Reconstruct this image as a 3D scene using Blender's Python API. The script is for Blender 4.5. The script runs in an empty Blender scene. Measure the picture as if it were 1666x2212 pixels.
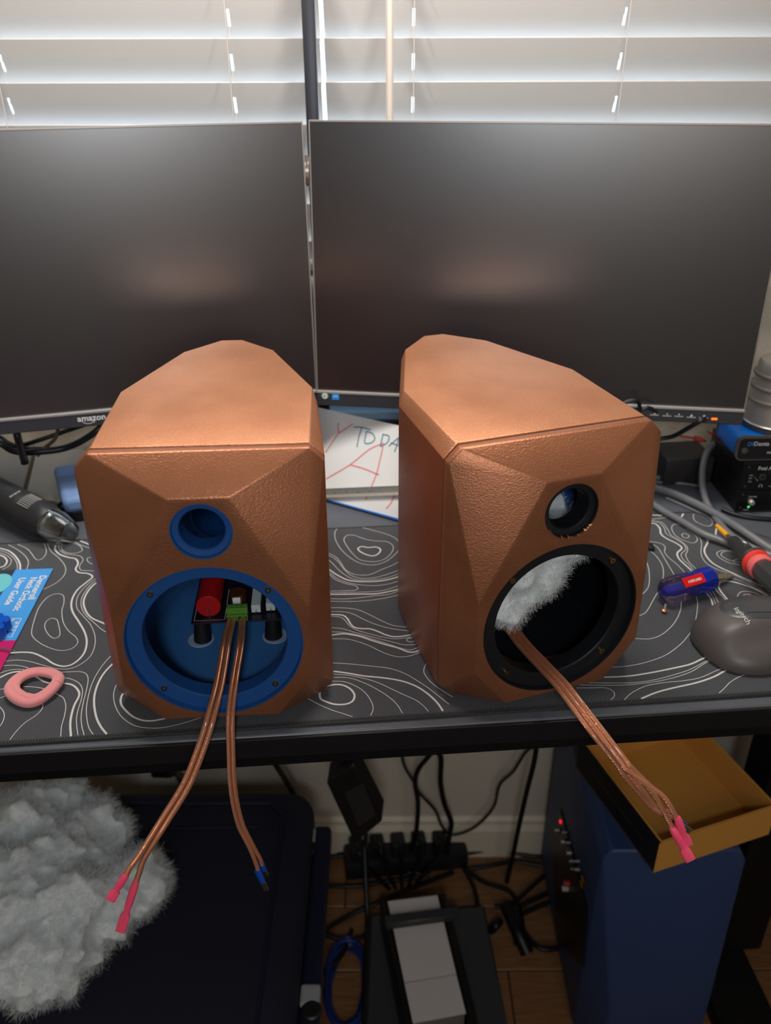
import bpy, bmesh, math, random
from mathutils import Vector, Matrix, noise
random.seed(7)
S = bpy.context.scene
C = S.collection
# ------------------------------------------------------------------ camera
CAMZ, F = 1.482, 1860.0
PITCH, ROLL = math.atan(F/3354.0), math.atan2(11, 3354.0)
cp, sp, cr, sr = math.cos(PITCH), math.sin(PITCH), math.cos(ROLL), math.sin(ROLL)
cd = bpy.data.cameras.new('camera'); cam = bpy.data.objects.new('camera', cd); C.objects.link(cam)
right = Vector((cr, -sr*sp, -sr*cp)); down = Vector((-sr, -cr*sp, -cr*cp)); back = Vector((0, -cp, sp))
M = Matrix((right, -down, back)).transposed().to_4x4(); M.translation = Vector((0, 0, CAMZ))
cam.matrix_world = M
cd.sensor_fit = 'VERTICAL'; cd.sensor_height = 36; cd.lens = F/2212*36; cd.clip_start = .02
cd.dof.use_dof = True; cd.dof.focus_distance = .80; cd.dof.aperture_fstop = 5.6
S.camera = cam
S.view_settings.view_transform = 'Standard'; S.view_settings.look = 'None'
S.view_settings.gamma = 1; S.view_settings.use_curve_mapping = False
S.view_settings.exposure = 0.0
# ------------------------------------------------------------------ light
w = bpy.data.worlds.new('world'); S.world = w; w.use_nodes = True
bg = w.node_tree.nodes['Background']; bg.inputs[0].default_value = (.62, .80, 1, 1); bg.inputs[1].default_value = 5.0
def area(name, loc, target, sx, sy, power, col):
    l = bpy.data.lights.new(name, 'AREA'); l.shape = 'RECTANGLE'; l.size = sx; l.size_y = sy
    l.energy = power; l.color = col
    o = bpy.data.objects.new(name, l); C.objects.link(o); o.location = loc
    o.rotation_euler = (Vector(target)-Vector(loc)).to_track_quat('-Z', 'Y').to_euler(); return o
area('desk_lamp_light', (-.34, .86, 1.86), (-.30, .80, .9), .42, .035, 4.9, (1, .95, .89))
area('desk_lamp_light', (.18, .86, 1.86), (.14, .80, .9), .42, .035, 4.9, (1, .95, .89))
area('screen_glare_light', (.0, -.5, 1.76), (.0, .95, 1.2), .14, .14, 4.8, (.86, .93, 1))  # unseen light set at head height to put glare on both screens
area('room_fill_light', (.3, -1.55, 1.95), (.1, .8, .8), .9, .9, 7.5, (1, .92, .84))  # unseen fill added behind the camera, low enough to reach under the desk
# ------------------------------------------------------------------ helpers
def ray(px, py):
    a, b = px-833, py-1106; u = cr*a-sr*b; v = -(sr*a+cr*b)
    return Vector((u, F*cp+v*sp, -F*sp+v*cp))
O0 = Vector((0, 0, CAMZ))
def ZP(px, py, z): d = ray(px, py); return O0+d*((z-CAMZ)/d.z)
def YP(px, py, y): d = ray(px, py); return O0+d*(y/d.y)
def XP(px, py, x): d = ray(px, py); return O0+d*(x/d.x)
def NP(px, py, p0, n):
    d = ray(px, py); return O0+d*((p0-O0).dot(n)/d.dot(n))
def lin(c):
    return tuple(((v/255)/12.92 if v/255 <= .04045 else ((v/255+.055)/1.055)**2.4) for v in c)
MATS = {}
def mat(name, col, rough=.5, metal=0, bump=None, var=None, emit=0, alpha=1, trans=0, ior=1.45, coat=0, sheen=0, sss=0, spec=None, stretch=(1, 1, 1), wave=None):
    if name in MATS: return MATS[name]
    m = bpy.data.materials.new(name); m.use_nodes = True; nt = m.node_tree; b = nt.nodes['Principled BSDF']
    c = (*lin(col), 1); b.inputs['Base Color'].default_value = c
    b.inputs['Roughness'].default_value = rough; b.inputs['Metallic'].default_value = metal
    b.inputs['Transmission Weight'].default_value = trans; b.inputs['IOR'].default_value = ior
    b.inputs['Coat Weight'].default_value = coat; b.inputs['Sheen Weight'].default_value = sheen
    if spec is not None: b.inputs['Specular IOR Level'].default_value = spec
    if sss: b.inputs['Subsurface Weight'].default_value = sss; b.inputs['Subsurface Radius'].default_value = (.02, .02, .02); b.inputs['Subsurface Scale'].default_value = 1
    if emit: b.inputs['Emission Color'].default_value = c; b.inputs['Emission Strength'].default_value = emit
    tc = mp = None
    if bump or var or wave:
        tc = nt.nodes.new('ShaderNodeTexCoord'); mp = nt.nodes.new('ShaderNodeMapping'); nt.links.new(tc.outputs['Object'], mp.inputs[0]); mp.inputs['Scale'].default_value = stretch
    last = None
    if bump:
        n = nt.nodes.new('ShaderNodeTexNoise'); n.inputs['Scale'].default_value = bump[0]; n.inputs['Detail'].default_value = 4; nt.links.new(mp.outputs[0], n.inputs[0])
        bp = nt.nodes.new('ShaderNodeBump'); bp.inputs['Strength'].default_value = bump[1]; bp.inputs['Distance'].default_value = bump[2] if len(bump) > 2 else .001
        nt.links.new(n.outputs[0], bp.inputs['Height']); last = bp
    if wave:
        n = nt.nodes.new('ShaderNodeTexWave'); n.bands_direction = wave[0]; n.inputs['Scale'].default_value = wave[1]; n.inputs['Distortion'].default_value = wave[4] if len(wave) > 4 else 0
        nt.links.new(tc.outputs['Object'], n.inputs[0])
        bp = nt.nodes.new('ShaderNodeBump'); bp.inputs['Strength'].default_value = wave[2]; bp.inputs['Distance'].default_value = wave[3]
        nt.links.new(n.outputs[0], bp.inputs['Height'])
        if last: nt.links.new(last.outputs[0], bp.inputs['Normal'])
        last = bp
    if last: nt.links.new(last.outputs[0], b.inputs['Normal'])
    if var:
        n = nt.nodes.new('ShaderNodeTexNoise'); n.inputs['Scale'].default_value = var[1]; n.inputs['Detail'].default_value = 3; nt.links.new(mp.outputs[0], n.inputs[0])
        r = nt.nodes.new('ShaderNodeValToRGB'); r.color_ramp.elements[0].position = .3; r.color_ramp.elements[1].position = .7
        r.color_ramp.elements[0].color = c; r.color_ramp.elements[1].color = (*lin(var[0]), 1)
        nt.links.new(n.outputs[0], r.inputs[0]); nt.links.new(r.outputs[0], b.inputs['Base Color'])
    MATS[name] = m; return m
def tagd(o, label=None, cat=None, group=None, kind=None):
    for k, v in (('label', label), ('category', cat), ('group', group), ('kind', kind)):
        if v: o[k] = v
    return o
def thing(name, label, cat, loc=(0, 0, 0), rz=0, group=None):
    o = bpy.data.objects.new(name, None); C.objects.link(o); o.location = loc; o.rotation_euler = (0, 0, rz); o.empty_display_size = .01
    o.matrix_basis = Matrix.Translation(Vector(loc)) @ Matrix.Rotation(rz, 4, 'Z')
    return tagd(o, label, cat, group)
def wm(o):
    m = o.matrix_basis.copy(); p = o.parent
    while p: m = p.matrix_basis @ m; p = p.parent
    return m
def obj(name, bm, m, parent=None, world=False, smooth=False, mods=(), **tags):
    me = bpy.data.meshes.new(name); 
    if world and parent: bm.transform(wm(parent).inverted())
    bmesh.ops.recalc_face_normals(bm, faces=bm.faces) if not tags.pop('norecalc', False) else None
    org = Vector((0, 0, 0))
    if not parent and bm.verts:
        xs = [v.co for v in bm.verts]; org = Vector(((min(v.x for v in xs)+max(v.x for v in xs))/2, (min(v.y for v in xs)+max(v.y for v in xs))/2, min(v.z for v in xs)))
        bm.transform(Matrix.Translation(-org))
    if smooth:
        for f in bm.faces: f.smooth = True
    bm.to_mesh(me); bm.free()
    if smooth and smooth is not True:
        pass
    o = bpy.data.objects.new(name, me); C.objects.link(o)
    for x in (m if isinstance(m, (list, tuple)) else [m]): me.materials.append(x)
    if parent: o.parent = parent
    else: o.matrix_basis = Matrix.Translation(org)
    return tagd(o, **tags)
def B(): return bmesh.new()
def box(bm, x0, x1, y0, y1, z0, z1, bev=0, mtx=None, seg=2):
    r = bmesh.ops.create_cube(bm, size=1); vs = r['verts']
    for v in vs: v.co = Vector(((x0+x1)/2+v.co.x*(x1-x0), (y0+y1)/2+v.co.y*(y1-y0), (z0+z1)/2+v.co.z*(z1-z0)))
    if bev:
        es = list({e for v in vs for e in v.link_edges}); g = bmesh.ops.bevel(bm, geom=es, offset=bev, segments=seg, profile=.5, affect='EDGES')
        vs = list({v for f in g['faces'] for v in f.verts} | {v for v in vs if v.is_valid})
    if mtx:
        for v in vs: v.co = mtx @ v.co
    return bm
def smart(o, ang=35):
    for p in o.data.polygons: p.use_smooth = True
    me = o.data; bm = B(); bm.from_mesh(me)
    for e in bm.edges:
        if len(e.link_faces) == 2 and e.calc_face_angle(0) > math.radians(ang): e.smooth = False
    bm.to_mesh(me); bm.free(); return o
def frame(d, up=Vector((0, 0, 1))):
    d = d.normalized(); x = d.cross(up)
    if x.length < 1e-4: x = Vector((1, 0, 0))
    x.normalize(); return d, x, x.cross(d).normalized()
def lathe(bm, prof, p0, axis, n=32, close=False):
    """prof: list of (t along axis, radius)"""
    d, x, y = frame(Vector(axis)); rings = []
    for t, r in prof:
        c = Vector(p0)+d*t
        if r < 1e-6: rings.append([bm.verts.new(c)])
        else: rings.append([bm.verts.new(c+(x*math.cos(2*math.pi*i/n)+y*math.sin(2*math.pi*i/n))*r) for i in range(n)])
    if close: rings.append(rings[0])
    for a, b in zip(rings, rings[1:]):
        for i in range(n):
            j = (i+1) % n
            if len(a) == 1 and len(b) == 1: continue
            if len(a) == 1: bm.faces.new((a[0], b[i], b[j]))
            elif len(b) == 1: bm.faces.new((a[i], b[0], a[j]))
            else: bm.faces.new((a[i], b[i], b[j], a[j]))
    if not close:
        for r in (rings[0], rings[-1]):
            if len(r) > 2: bm.faces.new(r)
    return bm
def cr_spline(pts, n=8):
    P = [Vector(p) for p in pts]; P = [P[0]*2-P[1]]+P+[P[-1]*2-P[-2]]; out = []
    for i in range(1, len(P)-2):
        a, b, c, d = P[i-1:i+3]
        for k in range(n):
            t = k/n; out.append(.5*((2*b)+(c-a)*t+(2*a-5*b+4*c-d)*t*t+(3*b-a-3*c+d)*t**3))
    out.append(P[-2]); return out
def tube(bm, pts, r, n=8, sub=6, smoothp=True, caps=True):
    Q = cr_spline(pts, sub) if smoothp and len(pts) > 2 else [Vector(p) for p in pts]
    rs = r if callable(r) else (lambda t: r); L = len(Q); prev = None; rings = []
    for i, q in enumerate(Q):
        d = (Q[min(i+1, L-1)]-Q[max(i-1, 0)]).normalized()
        if prev is None: _, x, _ = frame(d)
        else: x = (prev-d*prev.dot(d)).normalized()
        prev = x; y = d.cross(x); rr = rs(i/(L-1))
        rings.append([bm.verts.new(q+(x*math.cos(2*math.pi*k/n)+y*math.sin(2*math.pi*k/n))*rr) for k in range(n)])
    for a, b in zip(rings, rings[1:]):
        for i in range(n): bm.faces.new((a[i], a[(i+1) % n], b[(i+1) % n], b[i]))
    if caps: bm.faces.new(rings[0][::-1]); bm.faces.new(rings[-1])
    return bm
def prism(bm, poly, z0, z1, f=None):
    """poly: list of 3D/2D points; extruded in z or along vector"""
    a = [bm.verts.new((p[0], p[1], z0)) for p in poly]; b = [bm.verts.new((p[0], p[1], z1)) for p in poly]; n = len(poly)
    bm.faces.new(a[::-1]); bm.faces.new(b)
    for i in range(n): bm.faces.new((a[i], a[(i+1) % n], b[(i+1) % n], b[i]))
    return bm
def slab(bm, pts, vec):
    a = [bm.verts.new(Vector(p)) for p in pts]; b = [bm.verts.new(Vector(p)+Vector(vec)) for p in pts]; n = len(pts)
    bm.faces.new(a[::-1]); bm.faces.new(b)
    for i in range(n): bm.faces.new((a[i], a[(i+1) % n], b[(i+1) % n], b[i]))
    return bm
def ribbon(bm, pts, w, nrm, closed=False, lift=0, wob=0):
    L = len(pts); vs = []
    for i, q in enumerate(pts):
        a = pts[(i-1) % L] if closed else pts[max(i-1, 0)]; b = pts[(i+1) % L] if closed else pts[min(i+1, L-1)]
        d = (b-a); s = d.cross(nrm)
        if s.length < 1e-9: s = Vector((1, 0, 0))
        s.normalize(); vs.append((bm.verts.new(q+s*w/2+nrm*lift), bm.verts.new(q-s*w/2+nrm*lift)))
    rng = range(L if closed else L-1)
    for i in rng: a, b = vs[i], vs[(i+1) % L]; bm.faces.new((a[0], a[1], b[1], b[0]))
    return bm
def text(parent, s, m, p0, dirv, upv, width=None, height=None, name='lettering', ex=.00015, world=True, bold=0, **tg):
    cu = bpy.data.curves.new('t', 'FONT'); cu.body = s; cu.size = 1; cu.extrude = 0; cu.offset = bold; cu.resolution_u = 2
    to = bpy.data.objects.new('t', cu); C.objects.link(to); dg = bpy.context.evaluated_depsgraph_get()
    me = bpy.data.meshes.new_from_object(to.evaluated_get(dg)); bpy.data.objects.remove(to); bpy.data.curves.remove(cu)
    bm = B(); bm.from_mesh(me); bpy.data.meshes.remove(me)
    xs = [v.co.x for v in bm.verts]; ys = [v.co.y for v in bm.verts]; W, H = max(xs)-min(xs), max(ys)
    d = Vector(dirv).normalized(); u = Vector(upv); u = (u-d*u.dot(d)).normalized(); n = d.cross(u)
    kx = width/W if width else height/H; ky = height/H if height else kx
    x0 = min(xs)
    for v in bm.verts: v.co = Vector(p0)+d*(v.co.x-x0)*kx+u*v.co.y*ky+n*ex
    return obj(name, bm, m, parent, world=world, norecalc=True, **tg)
def apply_mods(o):
    dg = bpy.context.evaluated_depsgraph_get(); me = bpy.data.meshes.new_from_object(o.evaluated_get(dg)); o.modifiers.clear(); o.data = me
# ------------------------------------------------------------------ materials
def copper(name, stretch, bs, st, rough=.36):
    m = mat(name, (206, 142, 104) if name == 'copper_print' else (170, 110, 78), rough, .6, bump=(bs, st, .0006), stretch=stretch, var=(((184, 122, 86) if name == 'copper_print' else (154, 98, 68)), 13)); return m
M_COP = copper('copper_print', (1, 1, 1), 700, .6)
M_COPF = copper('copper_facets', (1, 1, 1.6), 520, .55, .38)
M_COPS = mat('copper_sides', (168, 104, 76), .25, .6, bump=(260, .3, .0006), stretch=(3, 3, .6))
M_BLUE = mat('navy_blue_print', (24, 72, 134), .5, 0, bump=(500, .25, .0004))
M_BLK = mat('black_print', (22, 24, 28), .42, 0, bump=(600, .35, .0004))
M_BRASS = mat('brass', (214, 170, 80), .25, 1)
M_PLA = mat('black_plastic', (24, 24, 27), .45, 0, bump=(900, .1, .0003))
M_PLAG = mat('dark_grey_plastic', (52, 51, 53), .42)
M_STEEL = mat('brushed_steel', (214, 208, 198), .42, .8, bump=(300, .25, .0003), stretch=(1, 1, 14))
M_WHITE = mat('white_print', (232, 232, 230), .6)
M_SILVER = mat('silver', (205, 205, 205), .25, 1)
DZ, MZ = .922, .925
# ------------------------------------------------------------------ room
WY = 1.22
wallm = mat('orange_peel_wall_paint', (198, 187, 170), .85, bump=(160, .5, .002))
WX0, WX1, WZ0, WZ1 = -.98, .535, 1.195, 2.15
bm = B()
for x0, x1, z0, z1 in ((-1.7, WX0, 0, 2.7), (WX1, 1.4, 0, 2.7), (WX0, WX1, 0, WZ0), (WX0, WX1, WZ1, 2.7)): box(bm, x0, x1, WY, WY+.12, z0, z1)
obj('wall_back', bm, wallm, kind='structure')
obj('wall_left', box(B(), -1.8, -1.7, -2, WY, 0, 2.7), wallm, kind='structure')
obj('wall_right', box(B(), 1.4, 1.5, -2, WY, 0, 2.7), wallm, kind='structure')
obj('wall_front', box(B(), -1.8, 1.5, -2.1, -2, 0, 2.7), wallm, kind='structure')
obj('ceiling', box(B(), -1.8, 1.5, -2.1, WY+.12, 2.7, 2.8), mat('ceiling_paint', (225, 220, 210), .9), kind='structure')
bb = mat('baseboard_paint', (214, 202, 182), .5)
bm = B(); pr = [(0, 0), (-.014, 0), (-.014, .075), (-.008, .088), (-.008, .098), (0, .104)]
vs = [[bm.verts.new((x, WY+a, b)) for a, b in pr] for x in (-1.7, 1.4)]
for i in range(len(pr)): j = (i+1) % len(pr); bm.faces.new((vs[0][i], vs[0][j], vs[1][j], vs[1][i]))
bm.faces.new(vs[0]); bm.faces.new(vs[1][::-1]); obj('baseboard_back', bm, bb, kind='structure')
fl = obj('floor', box(B(), -1.8, 1.5, -2.1, WY+.12, -.05, -.004), mat('floor_underlay', (40, 28, 20), .9), kind='structure')
planks = [mat('plank_%d' % i, c, .45, bump=(60, .3, .001), var=(c2, 18), stretch=(1, 9, 1)) for i, (c, c2) in enumerate((((142, 100, 64), (112, 76, 48)), ((128, 88, 55), (150, 108, 72)), ((116, 80, 52), (138, 98, 62))))]
pm = {}
yy, row = WY-.001, 0
while yy > .35:
    x = -1.0-.31*(row % 3)
    while x < 1.1:
        L = .92; bm = B(); box(bm, 0, L-.0025, -.1275, 0, -.004, 0, .0012, seg=1)
        k = (row+int(x*3)) % 3
        if k not in pm: o = obj('plank', bm, planks[k], fl); pm[k] = o
        else: bm.free(); o = pm[k].copy(); C.objects.link(o)
        o.parent = fl; o.matrix_basis = Matrix.Translation(Vector((x, yy, 0))-fl.matrix_basis.translation); x += L
    yy -= .13; row += 1
# window
wn = tagd(bpy.data.objects.new('window_1', None), kind='structure'); C.objects.link(wn); wn.location = (-.22, WY+.06, WZ0); wn.matrix_basis = Matrix.Translation((-.22, WY+.06, WZ0))
vin = mat('white_vinyl', (225, 225, 222), .4)
bm = B()
for x0, x1, z0, z1 in ((WX0, WX0+.04, WZ0, WZ1), (WX1-.04, WX1, WZ0, WZ1), (WX0+.04, WX1-.04, WZ0, WZ0+.04), (WX0+.04, WX1-.04, WZ1-.04, WZ1)): box(bm, x0, x1, WY+.05, WY+.11, z0, z1, .003)
obj('window_frame', bm, vin, wn, world=True)
gm = bpy.data.materials.new('window_glass'); gm.use_nodes = True; nt = gm.node_tree; nt.nodes.clear()
o_ = nt.nodes.new('ShaderNodeOutputMaterial'); g1 = nt.nodes.new('ShaderNodeBsdfTransparent'); g2 = nt.nodes.new('ShaderNodeBsdfGlossy'); mx = nt.nodes.new('ShaderNodeMixShader'); mx.inputs[0].default_value = .06
g2.inputs['Roughness'].default_value = .02; nt.links.new(g1.outputs[0], mx.inputs[1]); nt.links.new(g2.outputs[0], mx.inputs[2]); nt.links.new(mx.outputs[0], o_.inputs[0])
obj('pane', box(B(), WX0+.04, WX1-.04, WY+.078, WY+.084, WZ0+.04, WZ1-.04), gm, wn, world=True)
obj('window_sill', box(B(), WX0, WX1, WY, WY+.06, WZ0-.012, WZ0+.006, .002), vin, wn, world=True)
# blinds
slm = mat('white_faux_wood_slat', (205, 201, 197), .6, bump=(90, .05, .001), stretch=(.2, 1, 1))
BY = 1.18; PITCHZ = .047; ZTOP0 = 1.477  # upper edges of slats that start at z = 1.477
def slat_bm(x0, x1, slots):
    ch, th, tl = .0540, .0022, math.radians(22); bm = B()
    xs = sorted([x0, x1]+[s-.0016 for s in slots]+[s+.0016 for s in slots])
    vsx = [-ch/2, -.010, .010, ch/2]
    d = Vector((0, -math.sin(tl), math.cos(tl))); n = Vector((0, -math.cos(tl), -math.sin(tl)))
    V = {}
    def v(i, j, k):
        if (i, j, k) not in V: V[i, j, k] = bm.verts.new(Vector((xs[i], 0, 0))+d*vsx[j]+n*(th/2 if k else -th/2)+n*(.0015*(1-(vsx[j]/(ch/2))**2)))
        return V[i, j, k]
    hole = lambda i, j: 0 <= i < len(xs)-1 and 0 <= j < 3 and j == 1 and any(abs((xs[i]+xs[i+1])/2-s) < .001 for s in slots)
    cell = lambda i, j: 0 <= i < len(xs)-1 and 0 <= j < 3 and not hole(i, j)
    for i in range(len(xs)-1):
        for j in range(3):
            if not cell(i, j): continue
            for k in (0, 1): bm.faces.new((v(i, j, k), v(i+1, j, k), v(i+1, j+1, k), v(i, j+1, k)))
            for di, dj, a, b in ((-1, 0, (i, j), (i, j+1)), (1, 0, (i+1, j), (i+1, j+1)), (0, -1, (i, j), (i+1, j)), (0, 1, (i, j+1), (i+1, j+1))):
                if not cell(i+di, j+dj): bm.faces.new((v(*a, 0), v(*b, 0), v(*b, 1), v(*a, 1)))
    return bm
cordm = mat('blind_cord', (205, 196, 188), .8)
def blind(x0, x1, slots, label, wandx=None):
    t = thing('horizontal_blind', label, 'blind', ((x0+x1)/2, BY, 1.2)); cx = (x0+x1)/2
    first = None
    for k in range(-5, 14):
        z = ZTOP0-PITCHZ/2+k*PITCHZ
        if z > 2.09: break
        if first is None: o = first = smart(obj('slat', slat_bm(x0-cx, x1-cx, [s-cx for s in slots]), slm, t))
        else: o = first.copy(); C.objects.link(o)
        o.matrix_basis = Matrix.Translation((0, 0, z-1.2))
    obj('bottom_rail', box(B(), x0, x1, BY-.02, BY+.02, 1.205, 1.218, .003), slm, t, world=True)
    obj('head_rail', box(B(), x0, x1, BY-.028, BY+.028, 2.09, 2.14, .003), slm, t, world=True)
    for s in slots:
        bm = B(); tube(bm, [(s, BY-.0245, 1.21), (s, BY-.0245, 2.1)], .0006, 6)
        obj('ladder_cord', bm, cordm, t, world=True)
        bm = B(); tube(bm, [(s-.0004, BY, 1.21), (s+.0003, BY, 2.1)], .0005, 6); obj('lift_cord', bm, cordm, t, world=True)
    if wandx is not None:
        bm = B(); tube(bm, [(wandx, BY-.035, 1.26), (wandx, BY-.035, 2.1)], .0046, 6, smoothp=False)
        smart(obj('tilt_wand', bm, mat('wand_plastic', (214, 202, 190), .3), t, world=True))
blind(-.97, -.0765, (-.463, -.1845, -.74), 'white horizontal blind left of the black pole, slats tilted shut')
blind(-.0715, .528, (.0355, .286), 'white horizontal blind right of the black pole, with a tilt wand', .0066)
# ------------------------------------------------------------------ desk
dyaw = .081
u = Vector((math.cos(dyaw), math.sin(dyaw), 0)); v = Vector((-math.sin(dyaw), math.cos(dyaw), 0))
E0 = ZP(640, 1584, DZ)  # a point on the desk's front edge
E0 = E0 - v*.001
desk = thing('standing_desk', 'black standing desk that carries the two copper speakers', 'desk', (E0.x+.0, E0.y, 0), dyaw)
# local coordinates of the desk: x along the edge, y to the back
top_d = .60
bm = B(); 
def dl(x, y, z): return Vector((x, y, z))
deskm = mat('sheen_black_laminate', (88, 91, 97), .40, bump=(900, .25, .0003))  # black top greyed in its base colour to carry the lamp sheen
pl = [(-1.05, .0), (.80, .0), (.80, .52), (.30, .575), (-.60, .50), (-1.05, .46)]
prism(bm, pl, DZ-.024, DZ)
o = obj('desktop', bm, deskm, desk); o.modifiers.new('b', 'BEVEL').width = .002; o.modifiers['b'].segments = 2
smart(o)
obj('edge_band', box(B(), -1.05, .80, -.0032, -.0002, DZ-.024, DZ-.0012, .0008), mat('edge_band_black', (26, 24, 26), .4), desk)
obj('front_beam', box(B(), -1.0, .79, .004, .05, DZ-.042, DZ-.0245, .002), mat('black_steel', (17, 16, 18), .5, .3), desk)
legm = mat('black_steel_leg', (15, 14, 15), .55, .2)
for lx in (-.98, .745):
    obj('leg', box(B(), lx-.04, lx+.04, .32, .39, .038, DZ-.025, .004), legm, desk)
    obj('foot', box(B(), lx-.09, lx+.01, .05, .52, 0.0, .04, .006), legm, desk)
# mat
fr = [ZP(x, y, MZ) for x, y in ((0, 1607), (700, 1563), (1666, 1497))]
ud = (fr[2]-fr[0]).normalized(); vd = Vector((-ud.y, ud.x, 0))
m0 = fr[0]-ud*.33; wd = (fr[2]-m0).dot(ud)+.12
bk = ZP(1450, 1108, MZ); dep = (bk-m0).dot(vd)
xr = (ZP(1541, 1130, MZ)-m0).dot(ud)
bk2 = (ZP(50, 1168, MZ)-m0); dep2 = bk2.dot(vd)-.003
matt = thing('desk_mat', 'black desk mat printed with white contour lines, under the speakers', 'desk mat', tuple(m0+ud*wd/2+vd*dep/2+Vector((0, 0, DZ-MZ))))
rc = .022
oc = [m0, m0+ud*xr, ]
pts = [m0, m0+ud*(xr+.17-.02), m0+ud*(xr+.17)+vd*.02, m0+ud*(xr+.08)+vd*(dep*.72)]
cpt = m0+ud*xr+vd*dep
for k in range(7):
    a = math.pi/2*k/6; pts.append(cpt-ud*rc-vd*rc+(ud*math.cos(a)+vd*math.sin(a))*rc)
pts += [m0+ud*.6+vd*((dep+dep2)/2), m0+vd*dep2]
matm = mat('mat_cloth', (58, 59, 63), .8, bump=(1500, .9, .0005), var=((76, 77, 82), 1400), sheen=.15)
bm = B(); slab(bm, [p-Vector((0, 0, MZ-DZ)) for p in pts], (0, 0, MZ-DZ-.0003)); obj('cloth', bm, matm, matt, world=True)
stm = mat('stitching', (34, 33, 33), .55, bump=(800, .8, .0006))
bm = B(); tube(bm, [Vector((p.x, p.y, MZ-.0012)) for p in pts+[pts[0]]], .0017, 8, smoothp=False)
obj('stitched_edge', bm, stm, matt, world=True)
bm = B(); P = pts[0]; L = (pts[1]-pts[0]).length; n_ = int(L/.0026)
for i in range(n_):   # overlock stitches along the front edge
    q = P+ud*(i*.0026); a = q+vd*.0028+Vector((0, 0, .0002)); b = q+ud*.0018-vd*.0016-Vector((0, 0, .0016))
    c = (a+b)/2+Vector((0, 0, .0012)); tube(bm, [a, c, b], .0007, 4, 2)
o = obj('edge_stitches', bm, mat('stitch_thread', (62, 59, 57), .6), matt, world=True, kind='stuff')
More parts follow.
